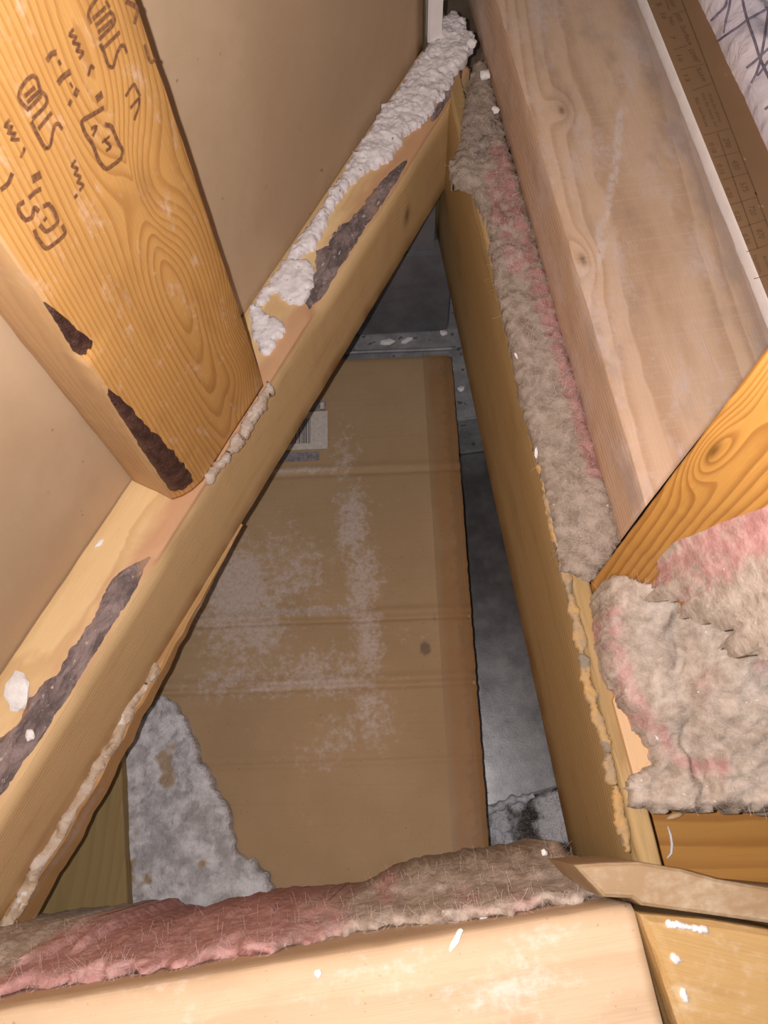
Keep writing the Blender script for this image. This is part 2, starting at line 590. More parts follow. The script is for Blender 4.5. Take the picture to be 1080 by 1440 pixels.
# ---- drywall at the back of the wall -----------------------------------------------------------------
M_wallpaper = paper_mat('drywall_back_paper', (0.47, 0.325, 0.20), (0.57, 0.41, 0.265))
t_lo = along(W(0, 1130, H_PL), T64) - 0.25
t_end = along(W(663, 92, H_PL), T64)
zb, zt = CAMZ - 0.53, CAMZ + 0.35
def wall_panel():
    n, m = 60, 40
    t = np.linspace(t_lo, t_end + 0.004, n); z = np.linspace(zb, zt, m)
    V, Fc = [], []
    for i in range(n):
        for j in range(m):
            bow = 0.0006 * math.sin(t[i] * 9 + z[j] * 5)
            V.append((*(T64 * t[i] + N64 * (OFF_OUT + bow)), z[j]))
    k = len(V)
    for i in range(n):
        for j in range(m):
            V.append((*(T64 * t[i] + N64 * (OFF_OUT + 0.0127)), z[j]))
    for i in range(n - 1):
        for j in range(m - 1):
            a = i * m + j
            Fc.append((a, a + 1, a + m + 1, a + m))
            Fc.append((k + a, k + a + m, k + a + m + 1, k + a + 1))
    for i in range(n - 1):
        for j in (0, m - 1):
            a = i * m + j
            Fc.append((a, a + m, k + a + m, k + a))
    for j in range(m - 1):
        for i in (0, n - 1):
            a = i * m + j
            Fc.append((a, a + 1, k + a + 1, k + a))
    o = mesh_obj('wall_left', V, Fc, M_wallpaper, None, True)
    bm = bmesh.new(); bm.from_mesh(o.data); bmesh.ops.recalc_face_normals(bm, faces=bm.faces); bm.to_mesh(o.data); bm.free()
    o['kind'] = 'structure'
    o['label'] = 'brown paper back of the drywall behind the stamped stud'
wall_panel()

# ---- diagonal plate ----------------------------------------------------------------------------------
Lp = t_end - t_lo
PL_M = frame(v3(T64 * t_lo + N64 * OFF_IN, CAMZ - 0.508), v3(T64), v3(N64), UP)
W_PL, T_PL = OFF_OUT - OFF_IN - 0.0008, 0.088
def pxt(x, y, h=H_PL):                        # photo point -> distance along the plate
    return along(W(x, y, h), T64) - t_lo
bark_pts = [(-20, 1190, .019), (20, 1112, .020), (60, 1048, .017), (110, 962, .010), (140, 910, .011), (178, 850, .014), (206, 798, .010), (224, 766, .0),
            (436, 450, .0), (446, 430, .011), (470, 384, .014), (510, 322, .012), (550, 265, .008), (580, 226, .0035), (610, 180, .003), (640, 132, .0045), (663, 92, .006)]
_bx = np.array([pxt(x, y) for x, y, w in bark_pts]); _bw = np.array([w for x, y, w in bark_pts])
_o = np.argsort(_bx); _bx = _bx[_o]; _bw = _bw[_o]
bark_spans = [(pxt(-20, 1190), pxt(224, 766)), (pxt(436, 450), pxt(590, 212)), (pxt(612, 176), pxt(661, 95))]
def plate_cham(k, x):
    if k != 3:
        return (0.001, 0.001)
    c = 0.0015 + 1.5 * float(np.interp(x, _bx, _bw)) * (0.8 + 0.4 * float(fbm(x * 55, 1.7, None, 9, 3)))
    return (c, min(0.005, 0.001 + c * 0.2))
def plate_extra(B, col, X, Y, Z):
    # reddish inner bark along the cavity edge of the top
    e = B.smooth(B.m('ADD', B.m('MULTIPLY', Y, -1.0), B.m('MULTIPLY', B.noise(B.scale(B.co(), (25, 60, 60)), 1.0, 3), 0.022)), -0.012, 0.004)
    topf = B.smooth(Z, T_PL - 0.006, T_PL - 0.002)
    return B.mix(B.m('MULTIPLY', B.m('MULTIPLY', e, topf), 0.75), col, (0.50, 0.25, 0.14))
M_plate = wood('plate_timber', (0.76, 0.535, 0.275), (0.53, 0.325, 0.145), y0=0.02, z0=-0.12, ty=0.02, rings=330, streak=0.4, contrast=0.75, spots=0.06, extra=plate_extra,
               knots=[(pxt(575, 235), 0.0, 0.04, 0.01, 0.02, 0.01)])
plate = thing('wall_plate', 'long diagonal timber plate with bark edge and white plaster, crossing the cavity', 'timber', v3(T64 * t_lo + N64 * OFF_IN, CAMZ - 0.508))
board('timber', PL_M, Lp, W_PL, T_PL, M_plate, plate, cham=plate_cham, step=0.003, rough=0.0005, seed=3)

def bark_strip(name, parent, M, x0, x1, chamf, corner_fn, mat, seed, lift=0.0012, nacross=14, step=0.0009, ragged=False):
    """rough bark lying over a wane corner; corner_fn(cy,cz,t)->(y,z, ny,nz)"""
    n = max(6, int((x1 - x0) / step))
    V, Fc = [], []
    for i in range(n + 1):
        u = i / n
        x = x0 + (x1 - x0) * u
        cy, cz = chamf(x)
        fade = min(1, 6 * u, 6 * (1 - u))
        sh = 0.5 + 0.5 * fade
        if ragged:
            e0 = 0.0 + 0.24 * float(fbm(x * 60, 3.3, None, seed, 4)) ** 1.5 + 0.3 * (1 - fade)
            e1 = 0.95 + 0.42 * (float(fbm(x * 70, 8.8, None, seed + 2, 4)) - 0.5) - 0.3 * (1 - fade)
        else:
            e0, e1 = -0.02, 1.02
        for j in range(nacross + 1):
            s = j / nacross
            t = e0 + (e1 - e0) * s
            y, z, ny, nz = corner_fn(cy, cz, t)
            edge = min(1, 4 * s, 4 * (1 - s)) * min(1, 8 * u, 8 * (1 - u))
            hgt = -0.0008 + (lift + 0.0008) * edge + 0.0016 * edge * (float(fbm(x * 300, s * 6, None, seed + 7, 3)) - 0.4)
            V.append((x, y + ny * hgt, z + nz * hgt))
    m = nacross + 1
    for i in range(n):
        for j in range(nacross):
            a = i * m + j
            Fc.append((a, a + m, a + m + 1, a + 1))
    o = mesh_obj(name, V, Fc, mat, None, True)
    bm = bmesh.new(); bm.from_mesh(o.data)
    bmesh.ops.recalc_face_normals(bm, faces=bm.faces)
    bm.to_mesh(o.data); bm.free()
    o.matrix_world = M
    adopt(o, parent)
    return o

def plate_corner(cy, cz, t):
    y = cy * t; z = (T_PL - cz) + cz * t
    # rounded a little outwards
    b = 4 * t * (1 - t) * 0.22
    y -= cy * 0.5 * b; z += cz * 0.5 * b
    l = math.hypot(cy, cz)
    return y, z, -cz / l * 0.5 - 0.2, cy / l
for i, (a, b) in enumerate(bark_spans):
    o = bark_strip('bark', plate, PL_M, a, b, lambda x: plate_cham(3, x), plate_corner, M_bark, 30 + i * 7, lift=0.0007, ragged=True)
    o['label'] = 'dark grey-brown bark strip'

# second board under the plate, tapering away up the photo
def lower_board():
    n = 160
    x0, x1 = 0.0, pxt(345, 740, 0.51)
    V, Fc = [], []
    ref = pxt(45, 1300, 0.545)
    for i in range(n + 1):
        x = x0 + (x1 - x0) * i / n
        u = (x1 - x) / (x1 - ref)
        hb = 0.508 + max(0.0015, 0.035 * min(u, 1.4))
        pr = 0.006 * min(1, u * 1.5) + 0.0005
        pr *= 0.8 + 0.4 * float(vnoise(x * 120, 2.0, None, 91))
        hb += 0.0016 * (float(fbm(x * 220, 1.0, None, 95, 3)) - 0.5)
        z0, z1 = CAMZ - hb - (CAMZ - 0.508), -0.0004
        V += [(x, -pr, z0), (x, -pr, z1 - 0.002), (x, -pr + 0.0015, z1), (x, 0.03, z1), (x, 0.03, z0)]
    for i in range(n):
        for j in range(5):
            a = i * 5 + j; b = i * 5 + (j + 1) % 5
            Fc.append((a, b, b + 5, a + 5))
    Fc.append((4, 3, 2, 1, 0)); Fc.append(tuple(n * 5 + j for j in range(5)))
    o = mesh_obj('under_board', V, Fc, wood('under_board_timber', (0.60, 0.36, 0.155), (0.40, 0.21, 0.08), rings=260, streak=0.6, dust=(0.6, 0.5, 0.44), dustamt=0.25), None, False)
    bm = bmesh.new(); bm.from_mesh(o.data); bmesh.ops.recalc_face_normals(bm, faces=bm.faces); bm.to_mesh(o.data); bm.free()
    o.matrix_world = PL_M
    adopt(o, plate)
lower_board()

# ---- stamped stud ------------------------------------------------------------------------------------
sB = along(W(262, 712, H_PL), T64); sC = along(W(381, 545, H_PL), T64)
ST_O = v3(T64 * sB + N64 * (OFF_IN + 0.0015), CAMZ - H_PL + 0.0005)
ST_M = frame(ST_O, UP, v3(T64), v3(N64))
W_ST, T_ST = sC - sB, OFF_OUT - OFF_IN - 0.003
def face_pt(x, y):
    """photo point on the stamped face -> stud coordinates (up, across)"""
    r = ray(x, y)
    k = (OFF_IN + 0.0015) / float(np.dot(r[:2], N64))
    p = r * k + np.array([0, 0, CAMZ])
    q = p - ST_O
    return float(q[2]), float(np.dot(q[:2], T64))
w1a, w1b = face_pt(62, 415)[0], face_pt(125, 512)[0]
w2a = face_pt(143, 535)[0]
def stud_cham(k, x):
    if k != 0:
        return (0.0012, 0.0012)
    c = 0.0012
    if w1b < x < w1a:
        u = (x - w1b) / (w1a - w1b)
        c = max(c, 0.0105 * (1 - u) ** 0.85 * min(1, u * 7) ** 0.6)
    if x < w2a:
        u = x / w2a
        c = max(c, 0.0012 + 0.0175 * (1 - u) ** 0.8 * (0.9 + 0.2 * float(vnoise(x * 160, 4.0))) )
    return (c, c * 0.55)
kx1, ky1 = face_pt(190, 245)
kx2, ky2 = face_pt(338, 440)
kx3, ky3 = face_pt(320, 500)
kx4, ky4 = face_pt(205, 262)
M_stud = wood('stud_timber', (0.62, 0.33, 0.105), (0.36, 0.155, 0.040), y0=0.050, z0=-0.02, ty=-0.05, tz=-0.10, rings=400, wob=0.004, streak=0.35,
              knots=[(kx4, ky4, 0.0, 0.020, 0.034, 0.019, 0.35), (kx2, ky2, 0.0, 0.008, 0.02, 0.011, 0.4), (kx3 - .02, ky3, 0.0, -0.006, 0.025, 0.012, 0.0)], spots=0.04, contrast=0.85, rough=0.42, dust=(0.74, 0.54, 0.41), dustamt=0.2, dustscale=42,
              extra=lambda B, col, X, Y, Z: B.mix(B.m('MULTIPLY', B.smooth(Y, 0.0022, 0.0004), 0.55), col, (0.56, 0.385, 0.225)))
stud = thing('wall_stud', 'orange timber stud stamped with grade marks, standing on the diagonal plate', 'timber', ST_O)
board('timber', ST_M, 0.72, W_ST, T_ST, M_stud, stud, cham=stud_cham, step=0.0025, rough=0.0004, seed=11)
def stud_corner(cy, cz, t):
    y = cy * (1 - t); z = cz * t
    l = math.hypot(cy, cz)
    b = 4 * t * (1 - t) * 0.225
    return y - cy * .5 * b, z - cz * .5 * b, -cz / l, -cy / l
o = bark_strip('bark', stud, ST_M, w1b + 0.001, w1a - 0.001, lambda x: stud_cham(0, x), stud_corner, M_barkdark, 61, lift=0.0006)
o['label'] = 'narrow dark resinous bark sliver'
o = bark_strip('bark', stud, ST_M, 0.001, w2a - 0.001, lambda x: stud_cham(0, x), stud_corner, M_barkdark, 62, lift=0.0008)
o['label'] = 'wider dark bark wedge at the foot'

# ink stamps (flat print on the face)
def ink():
    B = NB('stamp_ink', 0.6, 0.2)
    n = B.noise(B.co(), 700, 3)
    B.color(B.mix(B.smooth(n, 0.35, 0.75), (0.145, 0.065, 0.035), (0.30, 0.135, 0.05)))
    return B.mat
M_ink = ink()
def zA(p): return (p[0] / 5.4, 80 + p[1] / 5.4)
def zB(p): return (p[0] / 7.2, 200 + p[1] / 7.2)
def zC(p): return (60 + p[0] / 6.353, p[1] / 6.353)
def stamp(name, lines, label=None):
    parts = []
    for z, pts, w in lines:
        q = [face_pt(*z(p)) for p in pts]
        # resample with rounded corners
        q = [np.array([a, b, -0.00025]) for a, b in q]
        sm = []
        for i in range(len(q) - 1):
            for t in np.linspace(0, 1, 5)[:-1]:
                sm.append(q[i] * (1 - t) + q[i + 1] * t)
        sm.append(q[-1])
        s2 = [sm[0]] + [(sm[i - 1] + 2 * sm[i] + sm[i + 1]) / 4 for i in range(1, len(sm) - 1)] + [sm[-1]]
        parts.append(ribbon(s2, w, (0, 0, -1)))
    V, Fc = join(parts)
    o = mesh_obj(name, V, Fc, M_ink, None)
    o.matrix_world = ST_M
    adopt(o, stud)
    if label:
        o['label'] = label
    return o
w0 = 0.0014
stamp('ink_stamp', [
    (zA, [(290, 215), (275, 160), (245, 140), (200, 170), (150, 240), (135, 310), (165, 355), (215, 405)], w0),
    (zA, [(180, 300), (262, 228)], w0), (zA, [(200, 345), (290, 262)], w0), (zA, [(217, 392), (310, 292)], w0),
    (zA, [(290, 215), (300, 262), (340, 288), (355, 335), (335, 378), (240, 472)], w0),
    (zA, [(232, 488), (265, 560), (320, 665), (350, 700)], w0 * 1.1), (zA, [(285, 548), (390, 420)], w0),
    (zA, [(350, 700), (382, 668), (393, 580), (412, 512), (442, 505), (470, 552)], w0)], 'stamped word STUD, lower')
stamp('ink_stamp', [
    (zC, [(560, 0), (592, 70)], w0), (zC, [(480, -20), (420, 70), (398, 130), (430, 212)], w0),
    (zC, [(440, 170), (560, 62)], w0), (zC, [(465, 230), (590, 118)], w0), (zC, [(488, 290), (620, 178)], w0),
    (zC, [(588, 98), (628, 130), (642, 190), (610, 240), (495, 355)], w0),
    (zC, [(505, 392), (540, 455), (562, 530), (590, 600)], w0 * 1.1), (zC, [(535, 430), (685, 285)], w0),
    (zC, [(590, 600), (628, 598), (655, 480), (690, 412), (722, 400), (748, 475)], w0)], 'stamped word STUD, upper')
stamp('ink_stamp', [
    (zB, [(352, 310), (375, 390)], 0.0042), (zB, [(285, 565), (350, 500), (412, 470)], 0.0017),
    (zB, [(240, 600), (175, 640), (190, 715), (250, 790), (320, 765), (338, 650), (390, 700)], 0.0017),
    (zB, [(430, 650), (490, 620), (540, 690), (585, 795), (550, 850), (460, 910), (395, 835)], 0.0017),
    (zB, [(440, 765), (462, 790)], 0.0017),
    (zB, [(340, 880), (370, 965), (460, 1090), (600, 985), (662, 920), (622, 835)], 0.0017)], 'stamped boxed grade mark, lower')
stamp('ink_stamp', [
    (zA, [(740, 275), (758, 330)], 0.0036), (zA, [(692, 440), (740, 412), (785, 385)], 0.0017),
    (zA, [(692, 440), (610, 488), (640, 580), (700, 662), (742, 782), (800, 860), (915, 775), (930, 710), (888, 640), (842, 522), (790, 512)], 0.0017),
    (zA, [(685, 545), (735, 520), (700, 602)], 0.0013), (zA, [(780, 625), (845, 682), (800, 712)], 0.0013), (zA, [(770, 650), (830, 600)], 0.001)], 'stamped boxed grade mark, upper')
def scrib(z, x0, y0, x1, y1, n, w):
    pts = []
    dx, dy = x1 - x0, y1 - y0
    L = math.hypot(dx, dy); nx, ny = -dy / L, dx / L
    for i in range(n + 1):
        t = i / n
        s = (1 if i % 2 else -1) * 34
        pts.append((x0 + dx * t + nx * s, y0 + dy * t + ny * s))
    return (z, pts, w)
stamp('ink_stamp', [scrib(zC, 240, 270, 350, 510, 7, 0.0012), (zC, [(400, 680), (428, 580), (455, 612)], 0.0012),
                    (zC, [(30, 545), (70, 480), (120, 465)], 0.0018), (zC, [(135, 535), (155, 580)], 0.0013), (zC, [(130, 745), (170, 690), (245, 635)], 0.002),
                    (zC, [(238, 735), (262, 785)], 0.001), (zC, [(280, 860), (308, 790)], 0.0022), (zC, [(228, 905), (252, 930)], 0.0022)], 'small stamped size figures, upper')
stamp('ink_stamp', [scrib(zA, 40, 490, 115, 640, 6, 0.0012), (zA, [(170, 690), (185, 700), (150, 765)], 0.0011),
                    (zA, [(0, 1010), (60, 960), (90, 880)], 0.0017)], 'small stamped size figures, lower')
stamp('ink_stamp', [scrib(zB, 730, 190, 830, 480, 7, 0.0012), (zB, [(755, 530), (772, 560)], 0.0018)], 'short stamped mark beside the knot')
stamp('ink_stamp', [(zA, [(950, 300), (985, 240), (1015, 200), (1060, 300)], 0.0013), (zA, [(985, 390), (1060, 300), (1050, 380), (1015, 480)], 0.0013)], 'short stamped mark near the far edge')
stamp('ink_stamp', [(zC, [(905, 395), (930, 500), (962, 560), (1005, 530)], 0.0013), (zC, [(735, 10), (800, 40), (845, 80), (815, 215)], 0.0017)], 'cropped stamped letters along the far edge')

# ---- plaster on the plate -----------------------------------------------------------------------------
def pl_poly(pts, h=H_PL): return [XY(x, y, h) for x, y in pts]
def lumpy(amp, f, seed):
    return lambda x, y, p: p * amp * (0.42 + 0.75 * fbm(x * f * 0.45, y * f * 0.45, None, seed, 3) + 0.42 * (fbm(x * f * 2.4, y * f * 2.4, None, seed + 3, 3, 0.65) - 0.35))
o = blob('plaster_crust', pl_poly([(637, 18), (655, 40), (668, 62), (652, 95), (640, 108), (628, 128), (622, 140), (600, 172), (575, 190), (560, 210), (548, 232), (520, 240), (492, 262), (480, 282), (468, 300), (455, 325), (440, 352), (420, 368), (408, 362), (440, 312), (470, 268), (500, 220), (530, 172), (560, 128), (600, 70), (620, 35)]),
         CAMZ - H_PL, lumpy(0.0065, 260, 5), M_plaster, res=0.0009, edge=0.005, jag=0.0035, jfreq=200, seed=5)
tag(o, 'rough white plaster ridge heaped along the far end of the plate', 'plaster')
o = blob('plaster_crust', pl_poly([(352, 436), (368, 412), (384, 390), (398, 370), (414, 350), (424, 352), (416, 366), (432, 365), (443, 385), (440, 405), (430, 425), (418, 432), (404, 425), (388, 415), (376, 420), (362, 440)]),
         CAMZ - H_PL, lumpy(0.004, 210, 6), M_plaster, res=0.001, edge=0.005, jag=0.003, seed=8)
tag(o, 'bright white plaster pat on the plate, just beyond the stamped stud', 'plaster')
o = blob('plaster_crust', pl_poly([(352, 440), (362, 428), (380, 448), (400, 455), (402, 468), (390, 478), (386, 492), (378, 500), (366, 498), (360, 480), (352, 462)]),
         CAMZ - H_PL, lumpy(0.004, 220, 9), M_plaster, res=0.001, edge=0.004, jag=0.003, seed=12)
tag(o, 'small white plaster pat against the foot of the stamped stud', 'plaster')
o = blob('plaster_crust', pl_poly([(378, 538), (384, 548), (366, 580), (346, 612), (326, 640), (306, 668), (292, 682), (290, 672), (312, 644), (334, 610), (356, 576)]),
         CAMZ - H_PL, lumpy(0.0035, 260, 16), plain('grey_crumbs', (0.60, 0.50, 0.43), (0.42, 0.31, 0.22), 160, 0.9, 0.7, 0.001), res=0.0009, edge=0.002, jag=0.0035, jfreq=260, seed=16)
tag(o, 'crumbly grey plaster line along the cut foot of the stamped stud', 'plaster')
# crumbs squeezed out under the plate, along its lower edge
parts = []
rng = np.random.RandomState(4)
bead_poly = [(212, 930), (218, 936), (196, 970), (176, 1006), (160, 1042), (140, 1068), (118, 1110), (98, 1142), (78, 1178), (52, 1220), (22, 1280), (2, 1305), (-8, 1300), (10, 1262), (40, 1212), (66, 1166), (86, 1132), (108, 1096), (128, 1058), (150, 1020), (172, 986), (192, 955)]
o = blob('plaster_bead', [XY(x, y, 0.506) + N64 * (-0.0035) for x, y in bead_poly], CAMZ - 0.5085, lambda x, y, p: p * (0.0006 + 0.016 * np.clip(fbm(x * 75, y * 75, None, 14, 3) - 0.42, 0, 1) + 0.002 * fbm(x * 400, y * 400, None, 17, 3)),
         plain('dirty_plaster', (0.66, 0.55, 0.46), (0.50, 0.36, 0.22), 60, 0.9, 0.8, 0.0015, speck=((0.8, 0.75, 0.72), 90, 0.6)), res=0.0011, edge=0.003, jag=0.0022, jfreq=160, seed=15, depth=0.0004)
tag(o, 'broken line of plaster squeezed out below the diagonal plate', 'plaster')

# ---- right-hand joist of the cavity ---------------------------------------------------------------------
OJ, TJ, HJT, HJB = 0.1067, 0.0125, 0.42, 0.588
s_lo = along(W(880, 1208, HJT), UJ) - 0.035; s_hi = along(W(660, 120, HJT), UJ) + 0.12
M_j1 = wood('joist_timber', (0.48, 0.325, 0.145), (0.28, 0.17, 0.065), y0=0.01, z0=0.3, tz=0.02, rings=200, streak=0.5, contrast=1.0, spots=0.05,
            knots=[(along(W(735, 790, 0.5), UJ) - s_lo, 0.02, 0.10, 0.006, 0.016, 0.008), (along(W(715, 640, 0.47), UJ) - s_lo, 0.02, 0.13, 0.004, 0.02, 0.008)])
J1_O = v3(UJ * s_lo + NJ * (OJ + TJ), CAMZ - HJB)
joist = thing('cavity_joist', 'long tan joist forming the right side of the cavity, beside the dusty insulation strip', 'timber', J1_O)
J1_M = frame(J1_O, v3(UJ), v3(-NJ), UP)
def j1_cham(k, x):
    if k == 2:
        return (0.0025 + 0.002 * float(fbm(x * 60, 1.0, None, 3, 3)), 0.004 + 0.006 * float(fbm(x * 45, 5.0, None, 4, 3)))
    return (0.001, 0.001)
board('timber', J1_M, s_hi - s_lo, TJ, HJB - HJT, M_j1, joist, cham=j1_cham, step=0.004, rough=0.0006, seed=21)
# chewed orange edge
M_chew = plain('chewed_edge', (0.56, 0.34, 0.12), (0.36, 0.27, 0.18), 55, 0.85, 0.7, 0.0012, speck=((0.27, 0.22, 0.17), 90, 0.56))
edge_pts = [(757, 655), (768, 700), (778, 745), (786, 790), (797, 830), (806, 870), (812, 905), (818, 940), (826, 975), (838, 1010), (848, 1050), (858, 1095), (868, 1140), (878, 1190), (884, 1205),
            (893, 1205), (886, 1170), (876, 1120), (864, 1065), (852, 1015), (840, 980), (834, 955), (832, 935), (824, 905), (815, 860), (804, 810), (796, 775), (786, 735), (774, 690), (766, 655)]
o = blob('chewed_edge', [XY(x, y, HJT) - NJ * 0.0005 for x, y in edge_pts], CAMZ - HJT - 0.002, lumpy(0.0032, 260, 22), M_chew, res=0.0008, edge=0.002, jag=0.0032, jfreq=170, seed=23, power=0.4)
o['label'] = 'splintered orange top edge'
adopt(o, joist)

# ---- flat joist on the right ------------------------------------------------------------------------------
# corner stud frame first (the flat joist is cut against it)
STC = XY(830, 822, 0.42)
a_cs = -39.5
TC, NC = dirs(a_cs)                             # along its lit face, away from the lens
H2T, H2B = 0.36, 0.418
OA, OB = 0.1392, 0.2318
s_end = along(W(903, 668, H2T), UJ)
J2_O = v3(UJ * s_end + NJ * OB, CAMZ - H2B)
J2_M = frame(J2_O, v3(UJ), v3(-NJ), UP)
k_cut = -1.0
def cut0(y, z):
    # end plane follows the corner stud's edge, direction NC from STC
    p = J2_O[:2] - NJ * y                        # s = s_end on this line
    # find s so that point + UJ*s is 1.5 mm clear of the stud's plane: TC.(p-STC) = -0.0015
    den = float(np.dot(UJ, TC))
    return (-0.0015 - float(np.dot(p - STC, TC))) / den
_sa = (along(W(878, 150, H2T), UJ) - s_end, OB - along(W(878, 150, H2T), NJ)); _sb = (along(W(838, 380, H2T), UJ) - s_end, OB - along(W(838, 380, H2T), NJ))
def j2_extra(B, col, X, Y, Z):
    saw = B.noise(B.scale(B.co(), (650.0, 14.0, 14.0)), 1.0, 2)
    col = B.mix(B.m('MULTIPLY', B.smooth(saw, 0.5, 0.8), 0.35), col, (0.64, 0.50, 0.43))
    # a pale scuff drawn slantwise over the face
    L = math.hypot(_sb[0] - _sa[0], _sb[1] - _sa[1]); ux, uy = (_sb[0] - _sa[0]) / L, (_sb[1] - _sa[1]) / L
    px, py = B.m('SUBTRACT', X, _sa[0]), B.m('SUBTRACT', Y, _sa[1])
    t = B.m('ADD', B.m('MULTIPLY', px, ux), B.m('MULTIPLY', py, uy))
    d = B.m('ABSOLUTE', B.m('ADD', B.m('SUBTRACT', B.m('MULTIPLY', px, -uy), B.m('MULTIPLY', py, -ux)), B.m('MULTIPLY', B.m('SUBTRACT', B.noise(B.co(), 60, 2), 0.5), 0.012)))
    m = B.m('MULTIPLY', B.smooth(d, 0.0035, 0.0008), B.m('MULTIPLY', B.smooth(t, -0.004, 0.006), B.smooth(t, L + 0.004, L - 0.01)))
    m = B.m('MULTIPLY', m, B.smooth(B.noise(B.co(), 320, 4), 0.25, 0.6))
    col = B.mix(B.m('MULTIPLY', m, 0.6), col, (0.70, 0.60, 0.56))
    gr = B.noise(B.scale(B.co(), (3.0, 5.0, 5.0)), 7.0, 5, 0.65)
    ed = B.smooth(B.m('ADD', Y, B.m('MULTIPLY', B.m('SUBTRACT', B.noise(B.scale(B.co(), (1.0, 1.6, 1.0)), 45, 4, 0.65), 0.5), 0.028)), 0.017, 0.004)
    col = B.mix(B.m('MULTIPLY', ed, 0.55), col, (0.34, 0.27, 0.245))
    return B.mix(B.m('MULTIPLY', B.smooth(gr, 0.5, 0.72), 0.45), col, (0.36, 0.25, 0.20))
M_j2 = wood('dusty_joist_timber', (0.66, 0.455, 0.31), (0.43, 0.255, 0.15), y0=0.055, z0=-0.05, ty=0.075, rings=290, streak=0.4, contrast=0.85, wob=0.004,
            knots=[(along(W(790, 155, H2T), UJ) - s_end, OB - along(W(790, 155, H2T), NJ), 0.058, 0.006, 0.014, 0.008),
                   (along(W(820, 365, H2T), UJ) - s_end, OB - along(W(820, 365, H2T), NJ), 0.058, 0.006, 0.016, 0.008)],
            dust=(0.64, 0.51, 0.46), dustamt=0.42, dustscale=16, spots=0.05, extra=j2_extra)
flat = thing('flat_joist', 'broad pale dusty joist lying flat, with a small dark knot, beside the printed drywall', 'timber', J2_O)
board('timber', J2_M, 0.80, OB - OA, H2B - H2T, M_j2, flat, step=0.004, rough=0.0005, seed=31, r=0.0009, end0=cut0)

# ---- corner stud (orange, with a big knot) ---------------------------------------------------------------
CS_O = v3(STC, CAMZ - 0.528)
CS_M = frame(CS_O, UP, v3(TC), v3(NC))
def cface(x, y):
    r = ray(x, y); nrm = v3(NC)
    k = float(np.dot(STC, NC)) / float(np.dot(r[:2], NC))
    p = r * k + np.array([0, 0, CAMZ]); q = p - CS_O
    return float(q[2]), float(np.dot(q[:2], TC))
qx, qy = cface(1000, 632)
qx2, qy2 = cface(1050, 560)
M_cs = wood('corner_stud_timber', (0.60, 0.305, 0.075), (0.30, 0.115, 0.025), y0=-0.05, z0=-0.05, ty=0.02, rings=330, streak=0.4, contrast=1.05, wob=0.003,
            knots=[(qx, qy + 0.001, 0.0, 0.014, 0.026, 0.0060), (qx + .06, qy + 0.004, 0.0, 0.012, 0.035, 0.006)], spots=0.03, rough=0.45)
cstud = thing('corner_stud', 'orange stud with a bold dark knot, rising out of the pink batt', 'timber', CS_O)
board('timber', CS_M, 0.73, 0.050, 0.087, M_cs, cstud, step=0.003, rough=0.0005, seed=41)

# ---- bottom joist and neighbours ---------------------------------------------------------------------------
HB = 0.36
b_hi = -0.1211 * HB; b_w = 0.085
tb0 = along(W(0, 1420, HB), TB) - 0.1
tb1 = along(W(890, 1273, HB), TB)
B1_O = v3(TB * tb0 + NB9 * (b_hi - b_w), CAMZ - HB - 0.10)
B1_M = frame(B1_O, v3(TB), v3(NB9), UP)
M_b1 = wood('front_joist_timber', (0.66, 0.485, 0.32), (0.49, 0.325, 0.19), y0=0.03, z0=-0.1, ty=0.03, rings=210, streak=0.6, contrast=0.7, spots=0.2, dust=(0.80, 0.70, 0.63), dustamt=0.3, dustscale=18)
front = thing('front_joist', 'pale clean timber joist across the front, below the pink insulation', 'timber', B1_O)
xe0, xe1 = XY(890, 1273, HB), XY(932, 1440, HB)
ke = (along(xe1, TB) - along(xe0, TB)) / (along(xe1, NB9) - along(xe0, NB9))
board('timber', B1_M, tb1 - tb0, b_w, 0.10, M_b1, front, step=0.004, rough=0.0005, seed=51, r=0.0035,
      end1=lambda y, z: ke * (y - b_w))

def slab(name, px, htop, hbot, mat, parent, ang, seed, bev=0.004, res=0.003):
    """block with a photo-traced plan, rounded top edge, wood grain along ang"""
    pts = np.array([XY(x, y, htop) for x, y in px])
    c = pts.mean(0)
    d, n = dirs(ang)
    loc = np.c_[(pts - c) @ d, (pts - c) @ n]
    bm = bmesh.new()
    T = hbot - htop
    vs = [bm.verts.new((x, y, T)) for x, y in loc]
    f = bm.faces.new(vs)
    if f.normal.z < 0:
        f.normal_flip()
    bm.normal_update()
    ex = bmesh.ops.extrude_face_region(bm, geom=[f])
    for v in [g for g in ex['geom'] if isinstance(g, bmesh.types.BMVert)]:
        v.co.z = 0.0
    bmesh.ops.recalc_face_normals(bm, faces=bm.faces)
    top_e = [e for e in bm.edges if all(abs(v.co.z - T) < 1e-6 for v in e.verts)]
    bmesh.ops.bevel(bm, geom=top_e, offset=bev, segments=3, profile=0.6, affect='EDGES')
    me = bpy.data.meshes.new(name); bm.to_mesh(me); bm.free()
    me.materials.append(mat)
    o = bpy.data.objects.new(name, me); COL.objects.link(o)
    o.matrix_world = frame(v3(c, CAMZ - hbot), v3(d), v3(n), UP)
    if parent is not None:
        adopt(o, parent)
    return o

